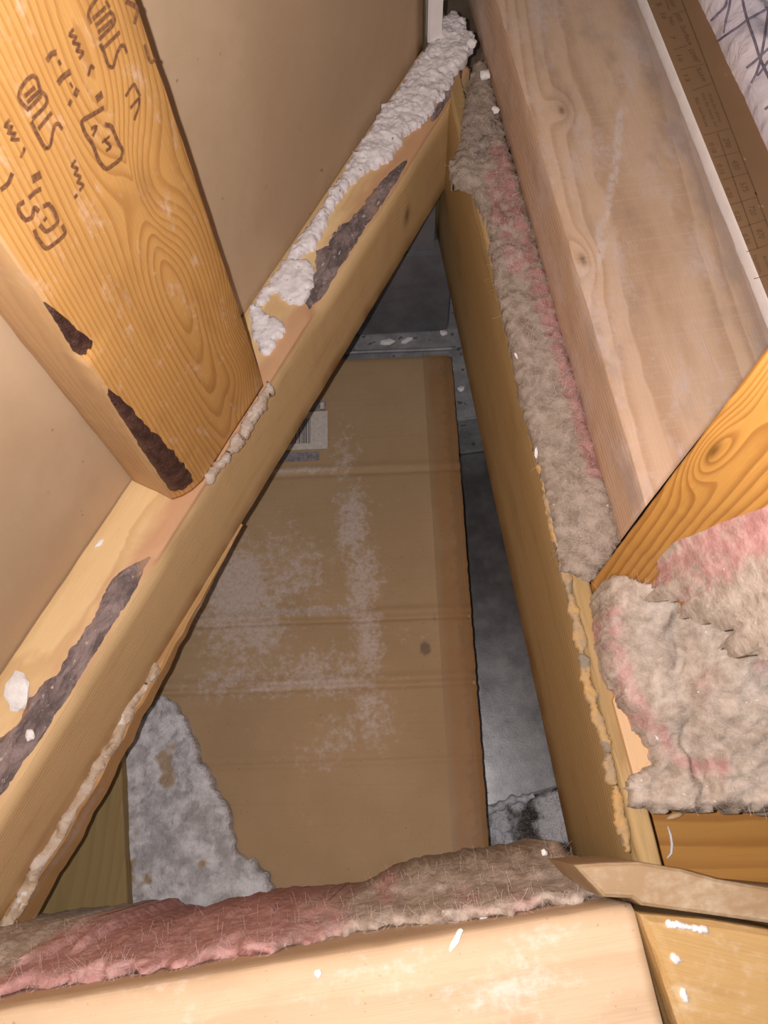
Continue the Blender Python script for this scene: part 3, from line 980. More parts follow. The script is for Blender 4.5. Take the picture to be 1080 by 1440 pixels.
def yellow(B, col, X, Y, Z):
    e = B.smooth(B.m('ADD', X, B.m('MULTIPLY', B.m('SUBTRACT', B.noise(B.co(), 60, 3), 0.5), 0.012)), 0.010, 0.018)
    return B.mix(B.m('MULTIPLY', e, 0.8), col, (0.78, 0.50, 0.17))
M_f2 = wood('rough_block_timber', (0.52, 0.33, 0.135), (0.34, 0.19, 0.065), y0=0.0, z0=-0.05, ty=-0.2, rings=110, streak=0.8, contrast=1.1, spots=0.0, dust=(0.60, 0.46, 0.30), dustamt=0.3, dustscale=30, extra=yellow)
o = slab('rough_block', [(900, 1284), (957, 1450), (1000, 1560), (1230, 1560), (1230, 1340), (1080, 1306), (1000, 1293)], 0.352, 0.44, M_f2, None, -12, 55, bev=0.006)
tag(o, 'rough yellowish timber block with white scuffs, right of the front joist', 'timber')
M_p3 = wood('dusty_ledge_timber', (0.40, 0.275, 0.155), (0.27, 0.17, 0.09), y0=0.0, z0=-0.08, ty=0.05, rings=160, streak=0.4, contrast=0.5, spots=0.04, dust=(0.52, 0.41, 0.30), dustamt=0.45)
o = slab('dusty_ledge', [(806, 1216), (850, 1213), (900, 1212), (960, 1222), (1010, 1236), (1080, 1248), (1230, 1262), (1245, 1322), (1090, 1300), (1005, 1288), (903, 1274), (890, 1264), (850, 1262)], 0.3545, 0.4185, M_p3, None, 0, 56, bev=0.003)
tag(o, 'dusty brown timber ledge between the rough block and the orange offcut', 'timber')
M_rw = wood('orange_offcut_timber', (0.50, 0.245, 0.060), (0.31, 0.12, 0.028), y0=0.05, z0=-0.05, ty=0.06, rings=190, streak=0.4, contrast=0.9, rough=0.45, spots=0.02)
o = slab('orange_offcut', [(898, 1090), (1240, 1060), (1240, 1290), (913, 1240)], 0.47, 0.528, M_rw, None, 5, 57, bev=0.002)
tag(o, 'dark orange timber offcut under the lower edge of the pink batt', 'timber')
M_pale = wood('pale_blocking_timber', (0.66, 0.44, 0.25), (0.54, 0.33, 0.16), rings=220, ty=0.02, streak=0.5, contrast=0.6, spots=0.02)
o = slab('pale_shim', [(862, 985), (892, 1094), (925, 1092), (950, 1060), (920, 950), (880, 940)], 0.4155, 0.4195, M_pale, None, 99, 58, bev=0.0008)
tag(o, 'pale wood shim peeping out as a triangle beside the pink batt', 'shim')
# white scuffs on the rough block
for k, (pts, lab) in enumerate([([(937, 1297), (955, 1296), (975, 1301), (995, 1304), (994, 1312), (970, 1309), (950, 1304), (938, 1302)], 'white plaster smear across the corner of the rough block'),
                                ([(942, 1340), (950, 1340), (957, 1350), (950, 1355), (944, 1348)], 'small white plaster fleck on the rough block, below the long smear'),
                                ([(957, 1388), (964, 1392), (968, 1408), (962, 1409), (957, 1400)], 'white plaster dash on the rough block, nearest the frame bottom')]):
    o = blob('plaster_smear', [XY(x, y, 0.352) for x, y in pts], CAMZ - 0.352 - (0.0012 if k == 0 else 0), lumpy(0.0035 if k == 0 else 0.0016, 300, 70 + k), M_chip, res=0.0006, edge=0.0018, jag=0.0009, jfreq=400, seed=70 + k)
    tag(o, lab, 'plaster')

# ---- insulation ------------------------------------------------------------------------------------------------
def gauss(lst):
    """pinkness from photo ellipses at depth h"""
    G = [(XY(x, y, h), r, a) for x, y, h, r, a in lst]
    def fn(X, Y, Z):
        s = np.zeros_like(X)
        for c, r, a in G:
            s = np.maximum(s, a * np.exp(-((X - c[0]) ** 2 + (Y - c[1]) ** 2) / r ** 2))
        return s
    return fn
def band(pts, h, r, a):
    out = []
    for i in range(len(pts) - 1):
        for t in (0, 0.25, 0.5, 0.75):
            out.append((pts[i][0] * (1 - t) + pts[i + 1][0] * t, pts[i][1] * (1 - t) + pts[i + 1][1] * t, h, r, a))
    return out
def fibres(parent, n, seed, length=(0.003, 0.008), lift=0.001, width=0.00009, mask=None):
    me = parent.data
    rng = np.random.RandomState(seed)
    co = np.array([v.co[:] for v in me.vertices])
    nr = np.array([v.normal[:] for v in me.vertices])
    cand = np.nonzero(nr[:, 2] > 0.05)[0]
    pick = rng.choice(cand, n)
    parts = []
    for i in pick:
        p = co[i]; nn = nr[i]
        a = rng.uniform(0, 2 * math.pi)
        t = np.array([math.cos(a), math.sin(a), rng.uniform(-0.1, 0.5)])
        t = t - nn * np.dot(t, nn) * 0.8 + nn * rng.uniform(0, 0.5)
        t /= np.linalg.norm(t)
        L = rng.uniform(*length)
        c = rng.uniform(-0.5, 0.5)
        s = np.cross(t, nn)
        q = [p + t * L * u + s * c * L * u * u + nn * lift * math.sin(math.pi * u) * rng.uniform(0.3, 1) for u in (0, 0.35, 0.7, 1)]
        parts.append(ribbon(q, width, nn))
    V, Fc = join(parts)
    o = mesh_obj('loose_fibres', V, Fc, M_fibre, parent)
    o['kind'] = 'stuff'
    return o

# strip between the joists
strip = [(633, 236), (641, 218), (648, 190), (655, 140), (664, 92), (672, 78), (690, 96), (700, 150), (716, 205), (735, 270), (760, 350), (790, 450), (815, 540), (845, 640), (872, 726), (898, 716), (880, 750), (845, 802), (828, 816), (806, 806), (792, 800), (784, 762), (777, 720), (768, 690), (758, 645), (746, 605), (733, 560), (722, 505), (715, 470), (706, 430), (697, 390), (688, 330), (676, 290), (664, 262), (652, 256), (636, 258)]
hs = 0.416
def strip_z(x, y, p):
    hump = fbm(x * 55, y * 40, None, 80, 4)
    fine = fbm(x * 260, y * 260, None, 84, 3)
    return p * (0.003 + 0.010 * hump + 0.0025 * fine)
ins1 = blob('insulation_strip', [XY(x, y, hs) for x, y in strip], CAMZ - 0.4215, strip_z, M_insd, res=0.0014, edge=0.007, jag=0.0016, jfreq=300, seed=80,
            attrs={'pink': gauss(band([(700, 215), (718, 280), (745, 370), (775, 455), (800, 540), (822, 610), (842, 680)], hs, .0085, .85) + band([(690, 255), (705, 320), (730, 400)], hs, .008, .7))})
tag(ins1, 'long narrow grey-pink insulation strip between the cavity joist and the flat joist', 'insulation')
fibres(ins1, 3000, 81, lift=0.0008)

# big batt on the right: heights read at a few points of the photo, depth below the camera
hb = 0.40
ctl = [(838, 832, .412), (900, 812, .368), (938, 802, .346), (975, 806, .362), (1030, 855, .358), (1085, 895, .352), (1000, 860, .372), (1060, 915, .366), (900, 870, .385), (860, 930, .408), (920, 1050, .410), (900, 1110, .408), (950, 930, .383), (1000, 1000, .378), (960, 1070, .400),
       (1080, 1000, .366), (1080, 1110, .388), (1000, 1120, .398)]
CP = np.array([[*XY(x, y, h), CAMZ - h] for x, y, h in ctl] + [[.21, .10, CAMZ - .36], [.30, .10, CAMZ - .36], [.25, .02, CAMZ - .37], [.32, -.01, CAMZ - .38]])
def batt_surf(x, y):
    d2 = (x[..., None] - CP[:, 0]) ** 2 + (y[..., None] - CP[:, 1]) ** 2
    w = np.exp(-d2 / (2 * 0.013 ** 2)) + 1e-4 / (1 + d2 / 0.02 ** 2) ** 2
    return (w * CP[:, 2]).sum(-1) / w.sum(-1)
batt = [(832, 836, .414), (846, 826, .41), (862, 822, .404), (876, 814, .392), (900, 806, .372), (920, 802, .358), (938, 797, .347), (975, 795, .350), None, (1080, 1140, .392), (1040, 1138, .396), (1000, 1140, .400), (950, 1142, .402), (915, 1138, .405), (892, 1134, .408), (888, 1115, .41), (890, 1092, .41), (905, 1082, .41), (920, 1074, .41), (912, 1050, .41), (890, 1020, .41), (868, 985, .412), (848, 942, .412), (836, 890, .414)]
_ca, _cb = XY(945, 880, .385), XY(995, 1100, .40)
_cn = (_cb - _ca) / np.linalg.norm(_cb - _ca); _cn = np.array([-_cn[1], _cn[0]])
def batt_z(x, y, p):
    hump = fbm(x * 60, y * 60, None, 90, 4) - 0.5
    fine = fbm(x * 240, y * 240, None, 94, 3) - 0.5
    z = batt_surf(x, y) - (CAMZ - 0.4192)
    g = (np.stack([x, y], -1) - _ca) @ _cn + (fbm(x * 50, y * 50, None, 6, 3) - .5) * 0.016
    z = z - 0.007 * np.exp(-(g / 0.0045) ** 2)
    return np.maximum(0.001, p * (z + 0.013 * hump + 0.0035 * fine))
ins2 = blob('insulation_batt', [p for q in batt for p in ([XY(*q)] if q else [np.array([.19, .112]), np.array([.33, .12]), np.array([.33, -.02])])], CAMZ - 0.4192, batt_z, M_ins, res=0.0012, edge=0.004, jag=0.0022, jfreq=300, seed=90, power=0.45,
            attrs={'pink': gauss(band([(845, 880), (868, 945), (895, 1005), (930, 1050), (960, 1075), (1010, 1085)], .408, .0070, .56) + [(990, 960, .38, .012, .35), (1075, 930, .36, .014, .45)])})
tag(ins2, 'large grey-beige insulation batt with a pink streak, at the foot of the orange stud', 'insulation')
fibres(ins2, 5000, 91, lift=0.001)
# second, pinker batt folded over the first and leaning on the orange stud
lobe_top = [(932, 796, .338), (936, 766, .329), (953, 746, .314), (975, 724, .298), (1005, 705, .282), (1040, 686, .265), (1090, 662, .244)]
lobe_low = [(1090, 922, .286), (1062, 904, .293), (1040, 887, .299), (1015, 868, .307), (990, 851, .315), (965, 834, .324), (938, 816, .333)]
_lp = np.array([[*XY(x, y, h), CAMZ - h] for x, y, h in lobe_top + lobe_low])
_lc = np.linalg.lstsq(np.c_[_lp[:, :2], np.ones(len(_lp))], _lp[:, 2], rcond=None)[0]
lobe_poly = [XY(*q) for q in lobe_top] + [np.array([.20, .135]), np.array([.33, .15]), np.array([.33, .03])] + [XY(*q) for q in lobe_low]
def lobe_base(x, y):
    return np.minimum(_lc[0] * x + _lc[1] * y + _lc[2], CAMZ - 0.225) - 0.012
def lobe_z(x, y, p):
    hump = fbm(x * 55, y * 55, None, 190, 4) - 0.5
    fine = fbm(x * 240, y * 240, None, 194, 3) - 0.5
    return np.maximum(0.001, p * (0.0145 + 0.008 * hump + 0.0035 * fine))
ins4 = blob('insulation_batt', lobe_poly, CAMZ - 0.33, lobe_z, M_ins, res=0.0012, edge=0.006, jag=0.0022, jfreq=260, seed=190, power=0.45, depth=0.003, base_fn=lobe_base,
            attrs={'pink': gauss(band([(1000, 750), (1040, 775), (1085, 815)], .29, .010, .7) + [(1080, 740, .27, .016, .95), (1060, 780, .29, .010, .7), (1085, 790, .285, .014, .8)])})
tag(ins4, 'upper pink insulation fold lying over the greyer batt and against the orange stud', 'insulation')
fibres(ins4, 2600, 191, lift=0.001)

# front strip: slopes from the front joist down to the box
hf = 0.50
up_edge = [(-60, 1316), (0, 1304), (50, 1300), (110, 1292), (180, 1284), (192, 1296), (230, 1298), (300, 1280), (350, 1268), (385, 1264), (440, 1262), (500, 1256), (530, 1240), (560, 1222), (600, 1212), (650, 1204), (700, 1196), (745, 1190), (772, 1180), (792, 1196), (800, 1212), (815, 1226)]
low_y = lambda x: 1395 - x * (1395 - 1262) / 890.0
poly_f = [XY(x, y, hf) for x, y in up_edge]
lowp = [XY(x, low_y(x), 0.402) for x in (870, 700, 500, 300, 100, 0, -60)]
poly_f += [p + NB9 * (0.0006 + b_hi - float(p @ NB9)) for p in lowp]
yb_edge = b_hi
def front_z(x, y, p):
    v = x * NB9[0] + y * NB9[1]
    d = (v - yb_edge)                                   # 0 at the joist, grows into the cavity
    base = 0.098 - 0.9 * np.clip(d, 0, 0.12)
    p = np.maximum(p, sstep(0.022, 0.004, d))
    hump = fbm(x * 30 + y * 20, y * 44, None, 100, 3) - 0.5
    fold = 1 - np.abs(fbm(x * 24 - y * 30, y * 40 + x * 8, None, 108, 3) - 0.5) * 2
    hump = hump + 0.9 * (fold ** 3 - 0.55)
    fine = fbm(x * 190, y * 190, None, 104, 4) - 0.5
    return np.maximum(0.004, p * base + p * (0.026 * hump + 0.007 * fine + 0.008 * (0.75 - np.abs(fbm(x * 85, y * 85, None, 109, 3) - 0.5) * 4)))
ins3 = blob('insulation_front_strip', poly_f, CAMZ - hf, front_z, M_ins, res=0.0015, edge=0.032, jag=0.0016, jfreq=160, seed=100, power=0.6, depth=0.10,
            attrs={'pink': gauss(band([(100, 1350), (180, 1325), (260, 1320), (330, 1300), (400, 1285)], .45, .022, 1.0) + band([(150, 1375), (260, 1355), (360, 1335)], .42, .012, .8) + [(440, 1300, .43, .018, .7), (470, 1290, .43, .014, .6), (540, 1245, .46, .012, .6), (660, 1270, .42, .014, .45), (720, 1265, .42, .012, .45)])})
tag(ins3, 'fluffy pink and grey insulation strip along the back of the front joist', 'insulation')
fibres(ins3, 5000, 101, lift=0.001)

# dust bunny hanging at the joint at the top
o = blob('dust_clump', [XY(x, y, 0.425) for x, y in [(634, 236), (650, 232), (662, 224), (672, 205), (685, 190), (700, 180), (704, 200), (690, 225), (676, 245), (655, 258), (638, 258)]],
         CAMZ - 0.4245, lambda x, y, p: p * (0.006 + 0.012 * fbm(x * 120, y * 120, None, 110, 4)), plain('grey_dust', (0.25, 0.20, 0.155), (0.40, 0.33, 0.27), 240, 0.95, 0.9, 0.002), res=0.0011, edge=0.006, jag=0.003, seed=110)
tag(o, 'grey dust clump where the plate meets the cavity joist', 'dust')
fibres(o, 260, 112, length=(0.003, 0.007), lift=0.001)

# ---- rough deck under the joists on the right
_fl = [UJ * a + NJ * b for a, b in [(-0.14, 0.129), (0.75, 0.129), (0.75, 0.75), (-0.14, 0.75)]]
V = [(*p, CAMZ - 0.5285) for p in _fl] + [(*p, CAMZ - 0.542) for p in _fl]
o = mesh_obj('floor', V, [(0, 3, 2, 1), (4, 5, 6, 7), (0, 1, 5, 4), (1, 2, 6, 5), (2, 3, 7, 6), (3, 0, 4, 7)], plain('deck_board', (0.16, 0.11, 0.075), (0.22, 0.16, 0.11), 40, 0.9, 0.4))
bm = bmesh.new(); bm.from_mesh(o.data); bmesh.ops.recalc_face_normals(bm, faces=bm.faces); bm.to_mesh(o.data); bm.free()
o['kind'] = 'structure'; o['label'] = 'dark rough deck under the joists on the right'

# ---- drywall offcut with printed table --------------------------------------------------------------------------
HP = 0.353
M_offpaper = paper_mat('offcut_paper', (0.235, 0.135, 0.068), (0.275, 0.16, 0.085))
o_l, o_r = OB + 0.0003, 0.30
off_s0 = along(W(1068, 440, HP), UJ) - 0.02
off_s1 = off_s0 + 0.5
OC_O = v3(UJ * off_s0 + NJ * o_r, CAMZ - HP - 0.0127)
offcut = thing('drywall_offcut', 'brown drywall offcut with printed number table and white left edge, beside the flat joist', 'drywall', OC_O)
OC_M = frame(OC_O, v3(UJ), v3(-NJ), UP)
wo = o_r - o_l
def cutoff(y, z):
    p = OC_O[:2] - NJ * y
    return (-0.001 - float(np.dot(p - STC, TC))) / float(np.dot(UJ, TC))
board('gypsum_core', OC_M, 0.5, wo, 0.0123, M_gypsum, offcut, step=0.01, rough=0.0003, seed=61, r=0.0008, end0=cutoff,
      cham=lambda k, x: (0.0018, 0.008) if k == 2 else (0.0008, 0.0008))
pv, pf = board_verts(0.5, wo - 0.0014, 0.0005, None, 0.0001, 0.01, 0.0, 62, end0=cutoff)
pp = mesh_obj('paper_face', pv, pf, M_offpaper, None, True)
pp.matrix_world = OC_M @ Matrix.Translation((0, 0, 0.0123))
adopt(pp, offcut)
pp['label'] = 'brown paper face with printed table'
HT = HP - 0.0004
def pline(a, b, w):
    return ribbon([W(*a, HT), W(*b, HT)], w)
parts = [pline((955, -10), (1064, 274), 0.0007), pline((1062, 270), (1090, 345), 0.0007), pline((1009, 187), (1066, 350), 0.0006), pline((935, -5), (941, 14), 0.0005)]
for a, b in [((946, 20), (964, 14)), ((947, 70), (966, 64)), ((957, 98), (990, 90)), ((974, 127), (1002, 117)), ((990, 190), (1028, 180)), ((1003, 222), (1040, 213)), ((1015, 253), (1052, 243)), ((1027, 288), (1064, 277)), ((1040, 321), (1076, 309)), ((1050, 354), (1090, 341)), ((1060, 392), (1090, 384))]:
    parts.append(pline(a, b, 0.0004))
V, Fc = join(parts)
o = mesh_obj('printed_lines', V, Fc, M_print, None); adopt(o, offcut)
def text_mesh(s, a, b, h, size_ratio=None, mat=M_print, parent=None, name='printed_text', stretch=None):
    """text running from photo point a to b on plane h; letter tops to the left of the running direction"""
    p0, p1 = W(*a, h), W(*b, h)
    L = np.linalg.norm(p1 - p0)
    cu = bpy.data.curves.new(name, 'FONT'); cu.body = s; cu.size = 1.0; cu.fill_mode = 'FRONT'
    cu.resolution_u = 2
    ob = bpy.data.objects.new(name + '_src', cu); COL.objects.link(ob)
    dg = bpy.context.evaluated_depsgraph_get()
    me = bpy.data.meshes.new_from_object(ob.evaluated_get(dg))
    bpy.data.objects.remove(ob); bpy.data.curves.remove(cu)
    me.name = name
    co = np.array([v.co[:] for v in me.vertices])
    w = co[:, 0].max() - co[:, 0].min(); hh = co[:, 1].max()
    x = (co[:, 0] - co[:, 0].min()) / w * L
    y = (co[:, 1] - hh / 2) / hh * (size_ratio if size_ratio else L / w)
    d = (p1 - p0) / L; n = np.cross(UP, d)
    P = p0 + x[:, None] * d + y[:, None] * n
    me.vertices.foreach_set('co', P.astype(np.float32).ravel())
    me.update()
    me.materials.append(mat)
    o = bpy.data.objects.new(name, me); COL.objects.link(o)
    if parent is not None:
        adopt(o, parent)
    return o
def num(s, c, parent=offcut, dl=6.5, dx=2.4, hgt=0.0036):
    a = (c[0] - dx, c[1] - dl); b = (c[0] + dx, c[1] + dl)
    o = text_mesh(s, a, b, HT, hgt, M_print, parent, 'printed_number')
    return o
for s, c in [('290', (1023, 201)), ('430', (1035, 232)), ('575', (1047, 263)), ('720', (1058.5, 296)), ('870', (1070, 329))]:
    num(s, c)
for s, c in [('0.10', (1002.5, 208)), ('0.15', (1014, 238)), ('0.20', (1025.5, 271)), ('0.25', (1038, 304)), ('0.30', (1050, 336))]:
    num(s, c, dl=7, hgt=0.0028)
for s, c in [('7', (946, 53)), ('10', (956, 82)), ('13', (966, 110)), ('50', (933, 22)), ('5', (927, 6))]:
    num(s, c, dl=4.5 if len(s) > 1 else 2.5, dx=1.6 if len(s) > 1 else 0.9, hgt=0.003)
for s, a, b in [('Surface', (960, 36), (972, 63)), ('cover', (971, 69), (982, 88)), ('Size', (982, 95), (992, 114)), ('Size', (943, 0), (950, 9)), ('mm', (952, 20), (958, 30)), ('No', (942, 24), (948, 35))]:
    text_mesh(s, a, b, HT, 0.0032, M_print, offcut)
for s, a, b in [('Area for sheet', (998, 131), (1014, 172)), ('size by mass on', (988, 130), (1008, 178)), ('flat surfaces', (979, 137), (995, 178)), ('Thickness', (1060, 358), (1071, 383)), ('Area', (1074, 359), (1082, 376))]:
    text_mesh(s, a, b, HT, 0.0022, M_print, offcut)

# ---- plastic bag with netting -----------------------------------------------------------------------------------
def plastic():
    B = NB('white_plastic', 0.28, 0.5)
    n = B.noise(B.co(), 40, 3)
    B.color(B.mix(B.smooth(n, 0.35, 0.65), (0.66, 0.60, 0.66), (0.78, 0.70, 0.73)))
    B.bump(B.noise(B.co(), 90, 3, 0.5, 1.5), 0.4, 0.003)
    return B.mat
bag_poly = [XY(x, y, HP - 0.005) for x, y in [(950, -90), (988, -5), (1010, 40), (1030, 85), (1050, 125), (1080, 192), (1130, 300), (1190, 420), (1500, 380), (1400, -150), (1150, -200)]]
def bag_z(x, y, p):
    a = fbm(x * 30, y * 14, None, 120, 3)
    b = np.abs(fbm(x * 42 + y * 20, y * 12, None, 124, 2) - 0.5) * 2
    return p * (0.010 + 0.014 * a + 0.010 * (1 - b) ** 2)
bag = blob('plastic_bag', bag_poly, CAMZ - HP + 0.001, bag_z, plastic(), res=0.0022, edge=0.012, jag=0.0004, seed=120, power=0.6)
tag(bag, 'crumpled white plastic bag under dark netting, beyond the brown drywall offcut', 'bag')
from mathutils.bvhtree import BVHTree
_bm = bmesh.new(); _bm.from_mesh(bag.data); _bvh = BVHTree.FromBMesh(_bm)
net = []
def net_line(px):
    px = [np.array(q, float) for q in px]
    for _ in range(3):                        # round the corners of the slack cord
        px = [px[0]] + [q for i in range(len(px) - 1) for q in (px[i] * .75 + px[i + 1] * .25, px[i] * .25 + px[i + 1] * .75)] + [px[-1]]
    run = []
    for i in range(len(px) - 1):
        for t in (0, 0.5):
            d = ray(px[i][0] * (1 - t) + px[i + 1][0] * t, px[i][1] * (1 - t) + px[i + 1][1] * t)
            h = _bvh.ray_cast(Vector((0, 0, CAMZ)), Vector(tuple(d)).normalized())
            if h[0] is not None:
                run.append(np.array(h[0][:]) + np.array([0, 0, 0.0006]))
    if len(run) > 2:
        net.append(tube(run, 0.0008, 6))
for px in [[(1000, 30), (1012, 18), (1022, 8), (1025, -30)], [(1008, 60), (1024, 48), (1040, 38), (1049, 30), (1085, 10), (1140, -20)], [(1038, -40), (1043, 0), (1050, 30), (1062, 62), (1067, 82), (1085, 120), (1110, 170)],
           [(1050, 96), (1058, 90), (1067, 82), (1090, 60), (1130, 40)], [(1065, 108), (1075, 94), (1082, 84), (1100, 110), (1130, 150)], [(1075, 155), (1085, 148), (1110, 135), (1150, 110)], [(1056, 118), (1066, 100), (1074, 60), (1079, 20), (1090, -30)],
           [(1018, 48), (1020, 30), (1026, 10), (1028, -20)]]:
    net_line(px)
V, Fc = join(net)
o = mesh_obj('netting', V, Fc, M_net, bag, True); o['label'] = 'dark knotted netting'
_bm.free()

# ---- white drywall edge at the far end of the wall -----------------------------------------------------------------
e0 = XY(618, 48, 0.42); 
o = mesh_obj('drywall_edge', *boxvf((0, 0, 0), (0.011, 0.012, 0.5)), M_gypsum)
bm = bmesh.new(); bm.from_mesh(o.data); bmesh.ops.bevel(bm, geom=list(bm.edges), offset=0.0012, segments=2, affect='EDGES'); bm.to_mesh(o.data); bm.free()
o.matrix_world = frame(v3(T64 * (t_end + 0.006) + N64 * (OFF_OUT - 0.003), CAMZ - 0.42), v3(NJ), v3(UJ), UP)
tag(o, 'narrow upright white drywall edge at the far end of the plaster ridge', 'drywall')

# ---- cardboard box --------------------------------------------------------------------------------------------------
HC = 0.68
ang_c = 2.6
TCB, NCB = dirs(ang_c)
c_r = along(W(662, 850, HC), TCB)             # right edge
c_t = along(W(560, 501, HC), NCB)             # far edge
c_l = c_r - 0.34
c_b = along(W(500, 1290, HC), NCB) - 0.05
BX_O = v3(TCB * c_l + NCB * c_b, CAMZ - HC)
boxw, boxl = c_r - c_l, c_t - c_b
def bxy(x, y):
    p = XY(x, y, HC) - BX_O[:2]
    return float(np.dot(p, TCB)), float(np.dot(p, NCB))
def cardboard():
    B = NB('cardboard', 0.82, 0.15)
    X, Y, Z = B.sep(B.co())[:3]
    dust = B.attr('dust'); mould = B.attr('mould'); rust = B.attr('rust')
    big = B.noise(B.co(), 9, 4, 0.6)
    col = B.mix(B.smooth(big, 0.3, 0.7), (0.365, 0.245, 0.135), (0.42, 0.285, 0.165))
    flute = B.noise(B.scale(B.co(), (6, 320, 6)), 1.0, 2)
    col = B.mix(B.m('MULTIPLY', B.smooth(flute, 0.5, 0.8), 0.2), col, (0.30, 0.19, 0.10))
    n1 = B.noise(B.scale(B.co(), (1, 1.0, 1)), 150, 5, 0.7)
    n2 = B.noise(B.co(), 24, 4, 0.6, 0.6)
    d = B.smooth(B.m('ADD', dust, B.m('ADD', B.m('MULTIPLY', B.m('SUBTRACT', n1, 0.5), 1.5), B.m('MULTIPLY', B.m('SUBTRACT', n2, 0.5), 0.9))), 0.22, 0.72)
    d = B.m('MULTIPLY', d, B.m('MULTIPLY_ADD', B.smooth(B.noise(B.co(), 330, 4, 0.7), 0.3, 0.62), 0.6, 0.4))
    col = B.mix(B.m('MULTIPLY', d, 0.85), col, (0.55, 0.455, 0.41))
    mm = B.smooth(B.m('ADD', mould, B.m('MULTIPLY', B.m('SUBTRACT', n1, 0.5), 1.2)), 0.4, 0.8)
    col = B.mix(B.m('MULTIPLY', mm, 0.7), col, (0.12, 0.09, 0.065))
    rr = B.smooth(B.m('ADD', rust, B.m('MULTIPLY', B.m('SUBTRACT', n2, 0.5), 1.3)), 0.35, 0.9)
    col = B.mix(B.m('MULTIPLY', rr, 0.6), col, (0.38, 0.175, 0.055))
    sp = B.noise(B.co(), 480, 2)
    col = B.mix(B.m('MULTIPLY', B.smooth(sp, 0.68, 0.75), 0.5), col, (0.10, 0.07, 0.05))
    B.color(col)
    B.bump(B.m('ADD', flute, B.noise(B.co(), 700, 2)), 0.2, 0.0008)
    return B.mat
M_card = cardboard()
carton = thing('cardboard_box', 'large creased brown cardboard box at the bottom of the cavity, under white dust', 'box', BX_O)
def card_top():
    nx, ny = 190, 300
    xs = np.linspace(0, boxw, nx); ys = np.linspace(0, boxl, ny)
    gx, gy = np.meshgrid(xs, ys, indexing='ij')
    z = np.zeros_like(gx)
    cr = [bxy(520, 664)[1], bxy(520, 870)[1], bxy(470, 966)[1], bxy(500, 1072)[1]]
    for i, c in enumerate(cr):
        yy = gy - c - 0.0015 * (fbm(gx * 30, gy * 0, None, 130 + i, 3) - .5)
        a = [0.0016, 0.003, 0.003, 0.0016][i]
        z += -a * np.exp(-(yy / 0.0022) ** 2) + a * 0.7 * np.exp(-((yy - 0.0055) / 0.004) ** 2)
    z += 0.004 * (fbm(gx * 8, gy * 10, None, 140, 3) - 0.5)
    er = boxw - gx; et = boxl - gy
    z -= 0.003 * np.exp(-er / 0.004) + 0.002 * np.exp(-et / 0.003)
    def S(x, y): return bxy(x, y)
    dust = np.zeros_like(gx)
    def add(x, y, sx, sy, a):
        nonlocal dust
        cx, cy = bxy(x, y)
        dust = np.maximum(dust, a * np.exp(-((gx - cx) / sx) ** 2 - ((gy - cy) / sy) ** 2))
    for q in [(330, 830, .045, .055, .82), (400, 800, .05, .05, .55), (350, 890, .05, .03, .66), (485, 640, .016, .05, .45), (495, 740, .018, .05, .72), (510, 820, .018, .05, .72), (520, 900, .016, .05, .62), (525, 1000, .02, .04, .55), (450, 940, .08, .03, .5), (480, 1040, .05, .03, .45), (330, 960, .05, .02, .55), (420, 860, .08, .006, .7), (430, 963, .09, .005, .7), (430, 662, .06, .004, .6)]:
        add(*q)
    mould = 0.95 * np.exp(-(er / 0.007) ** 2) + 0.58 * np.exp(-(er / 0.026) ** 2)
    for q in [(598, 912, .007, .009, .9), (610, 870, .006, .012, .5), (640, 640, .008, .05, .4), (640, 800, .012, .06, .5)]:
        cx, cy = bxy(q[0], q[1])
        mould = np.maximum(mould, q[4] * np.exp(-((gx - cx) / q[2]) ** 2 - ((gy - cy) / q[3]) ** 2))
    rust = 1.1 * sstep(0.034, 0.02, er) * (0.5 + 0.5 * fbm(gx * 20, gy * 20, None, 150, 2))
    edge_j = 0.0012 * (fbm(gy * 160, gy * 0 + 3, None, 151, 3) - .5) * (gx > boxw - 0.002)
    V = np.c_[(gx + edge_j).ravel(), gy.ravel(), z.ravel()]
    Fc = []
    for i in range(nx - 1):
        b = i * ny
        for j in range(ny - 1):
            Fc.append((b + j, b + ny + j, b + ny + j + 1, b + j + 1))
    o = mesh_obj('top_panel', V, Fc, M_card, None, True, {'dust': dust.ravel(), 'mould': mould.ravel(), 'rust': rust.ravel()})
    o.matrix_world = frame(BX_O, v3(TCB), v3(NCB), UP)
    adopt(o, carton)
    return o
card_top()
HBOX = 0.1193
M_side = plain('cardboard_side', (0.36, 0.235, 0.13), (0.30, 0.19, 0.10), 40, 0.85, 0.3)
for nm, lo, hi in [('side_panel', (boxw - 0.004, 0, -HBOX), (boxw - 0.0005, boxl, -0.004)), ('side_panel', (0.0005, 0, -HBOX), (0.004, boxl, -0.001)), ('side_panel', (0.004, boxl - 0.004, -HBOX), (boxw - 0.004, boxl - 0.0008, -0.005)), ('side_panel', (0.004, 0.001, -HBOX), (boxw - 0.004, 0.004, -0.001))]:
    v, f = boxvf(lo, hi)
    # ribbed lengthwise so the sheet is not dead flat
    o = mesh_obj(nm, v, f, M_side, None)
    bm = bmesh.new(); bm.from_mesh(o.data); bmesh.ops.bevel(bm, geom=list(bm.edges), offset=0.0006, segments=2, affect='EDGES'); bm.to_mesh(o.data); bm.free()
    o.matrix_world = frame(BX_O, v3(TCB), v3(NCB), UP); adopt(o, carton)
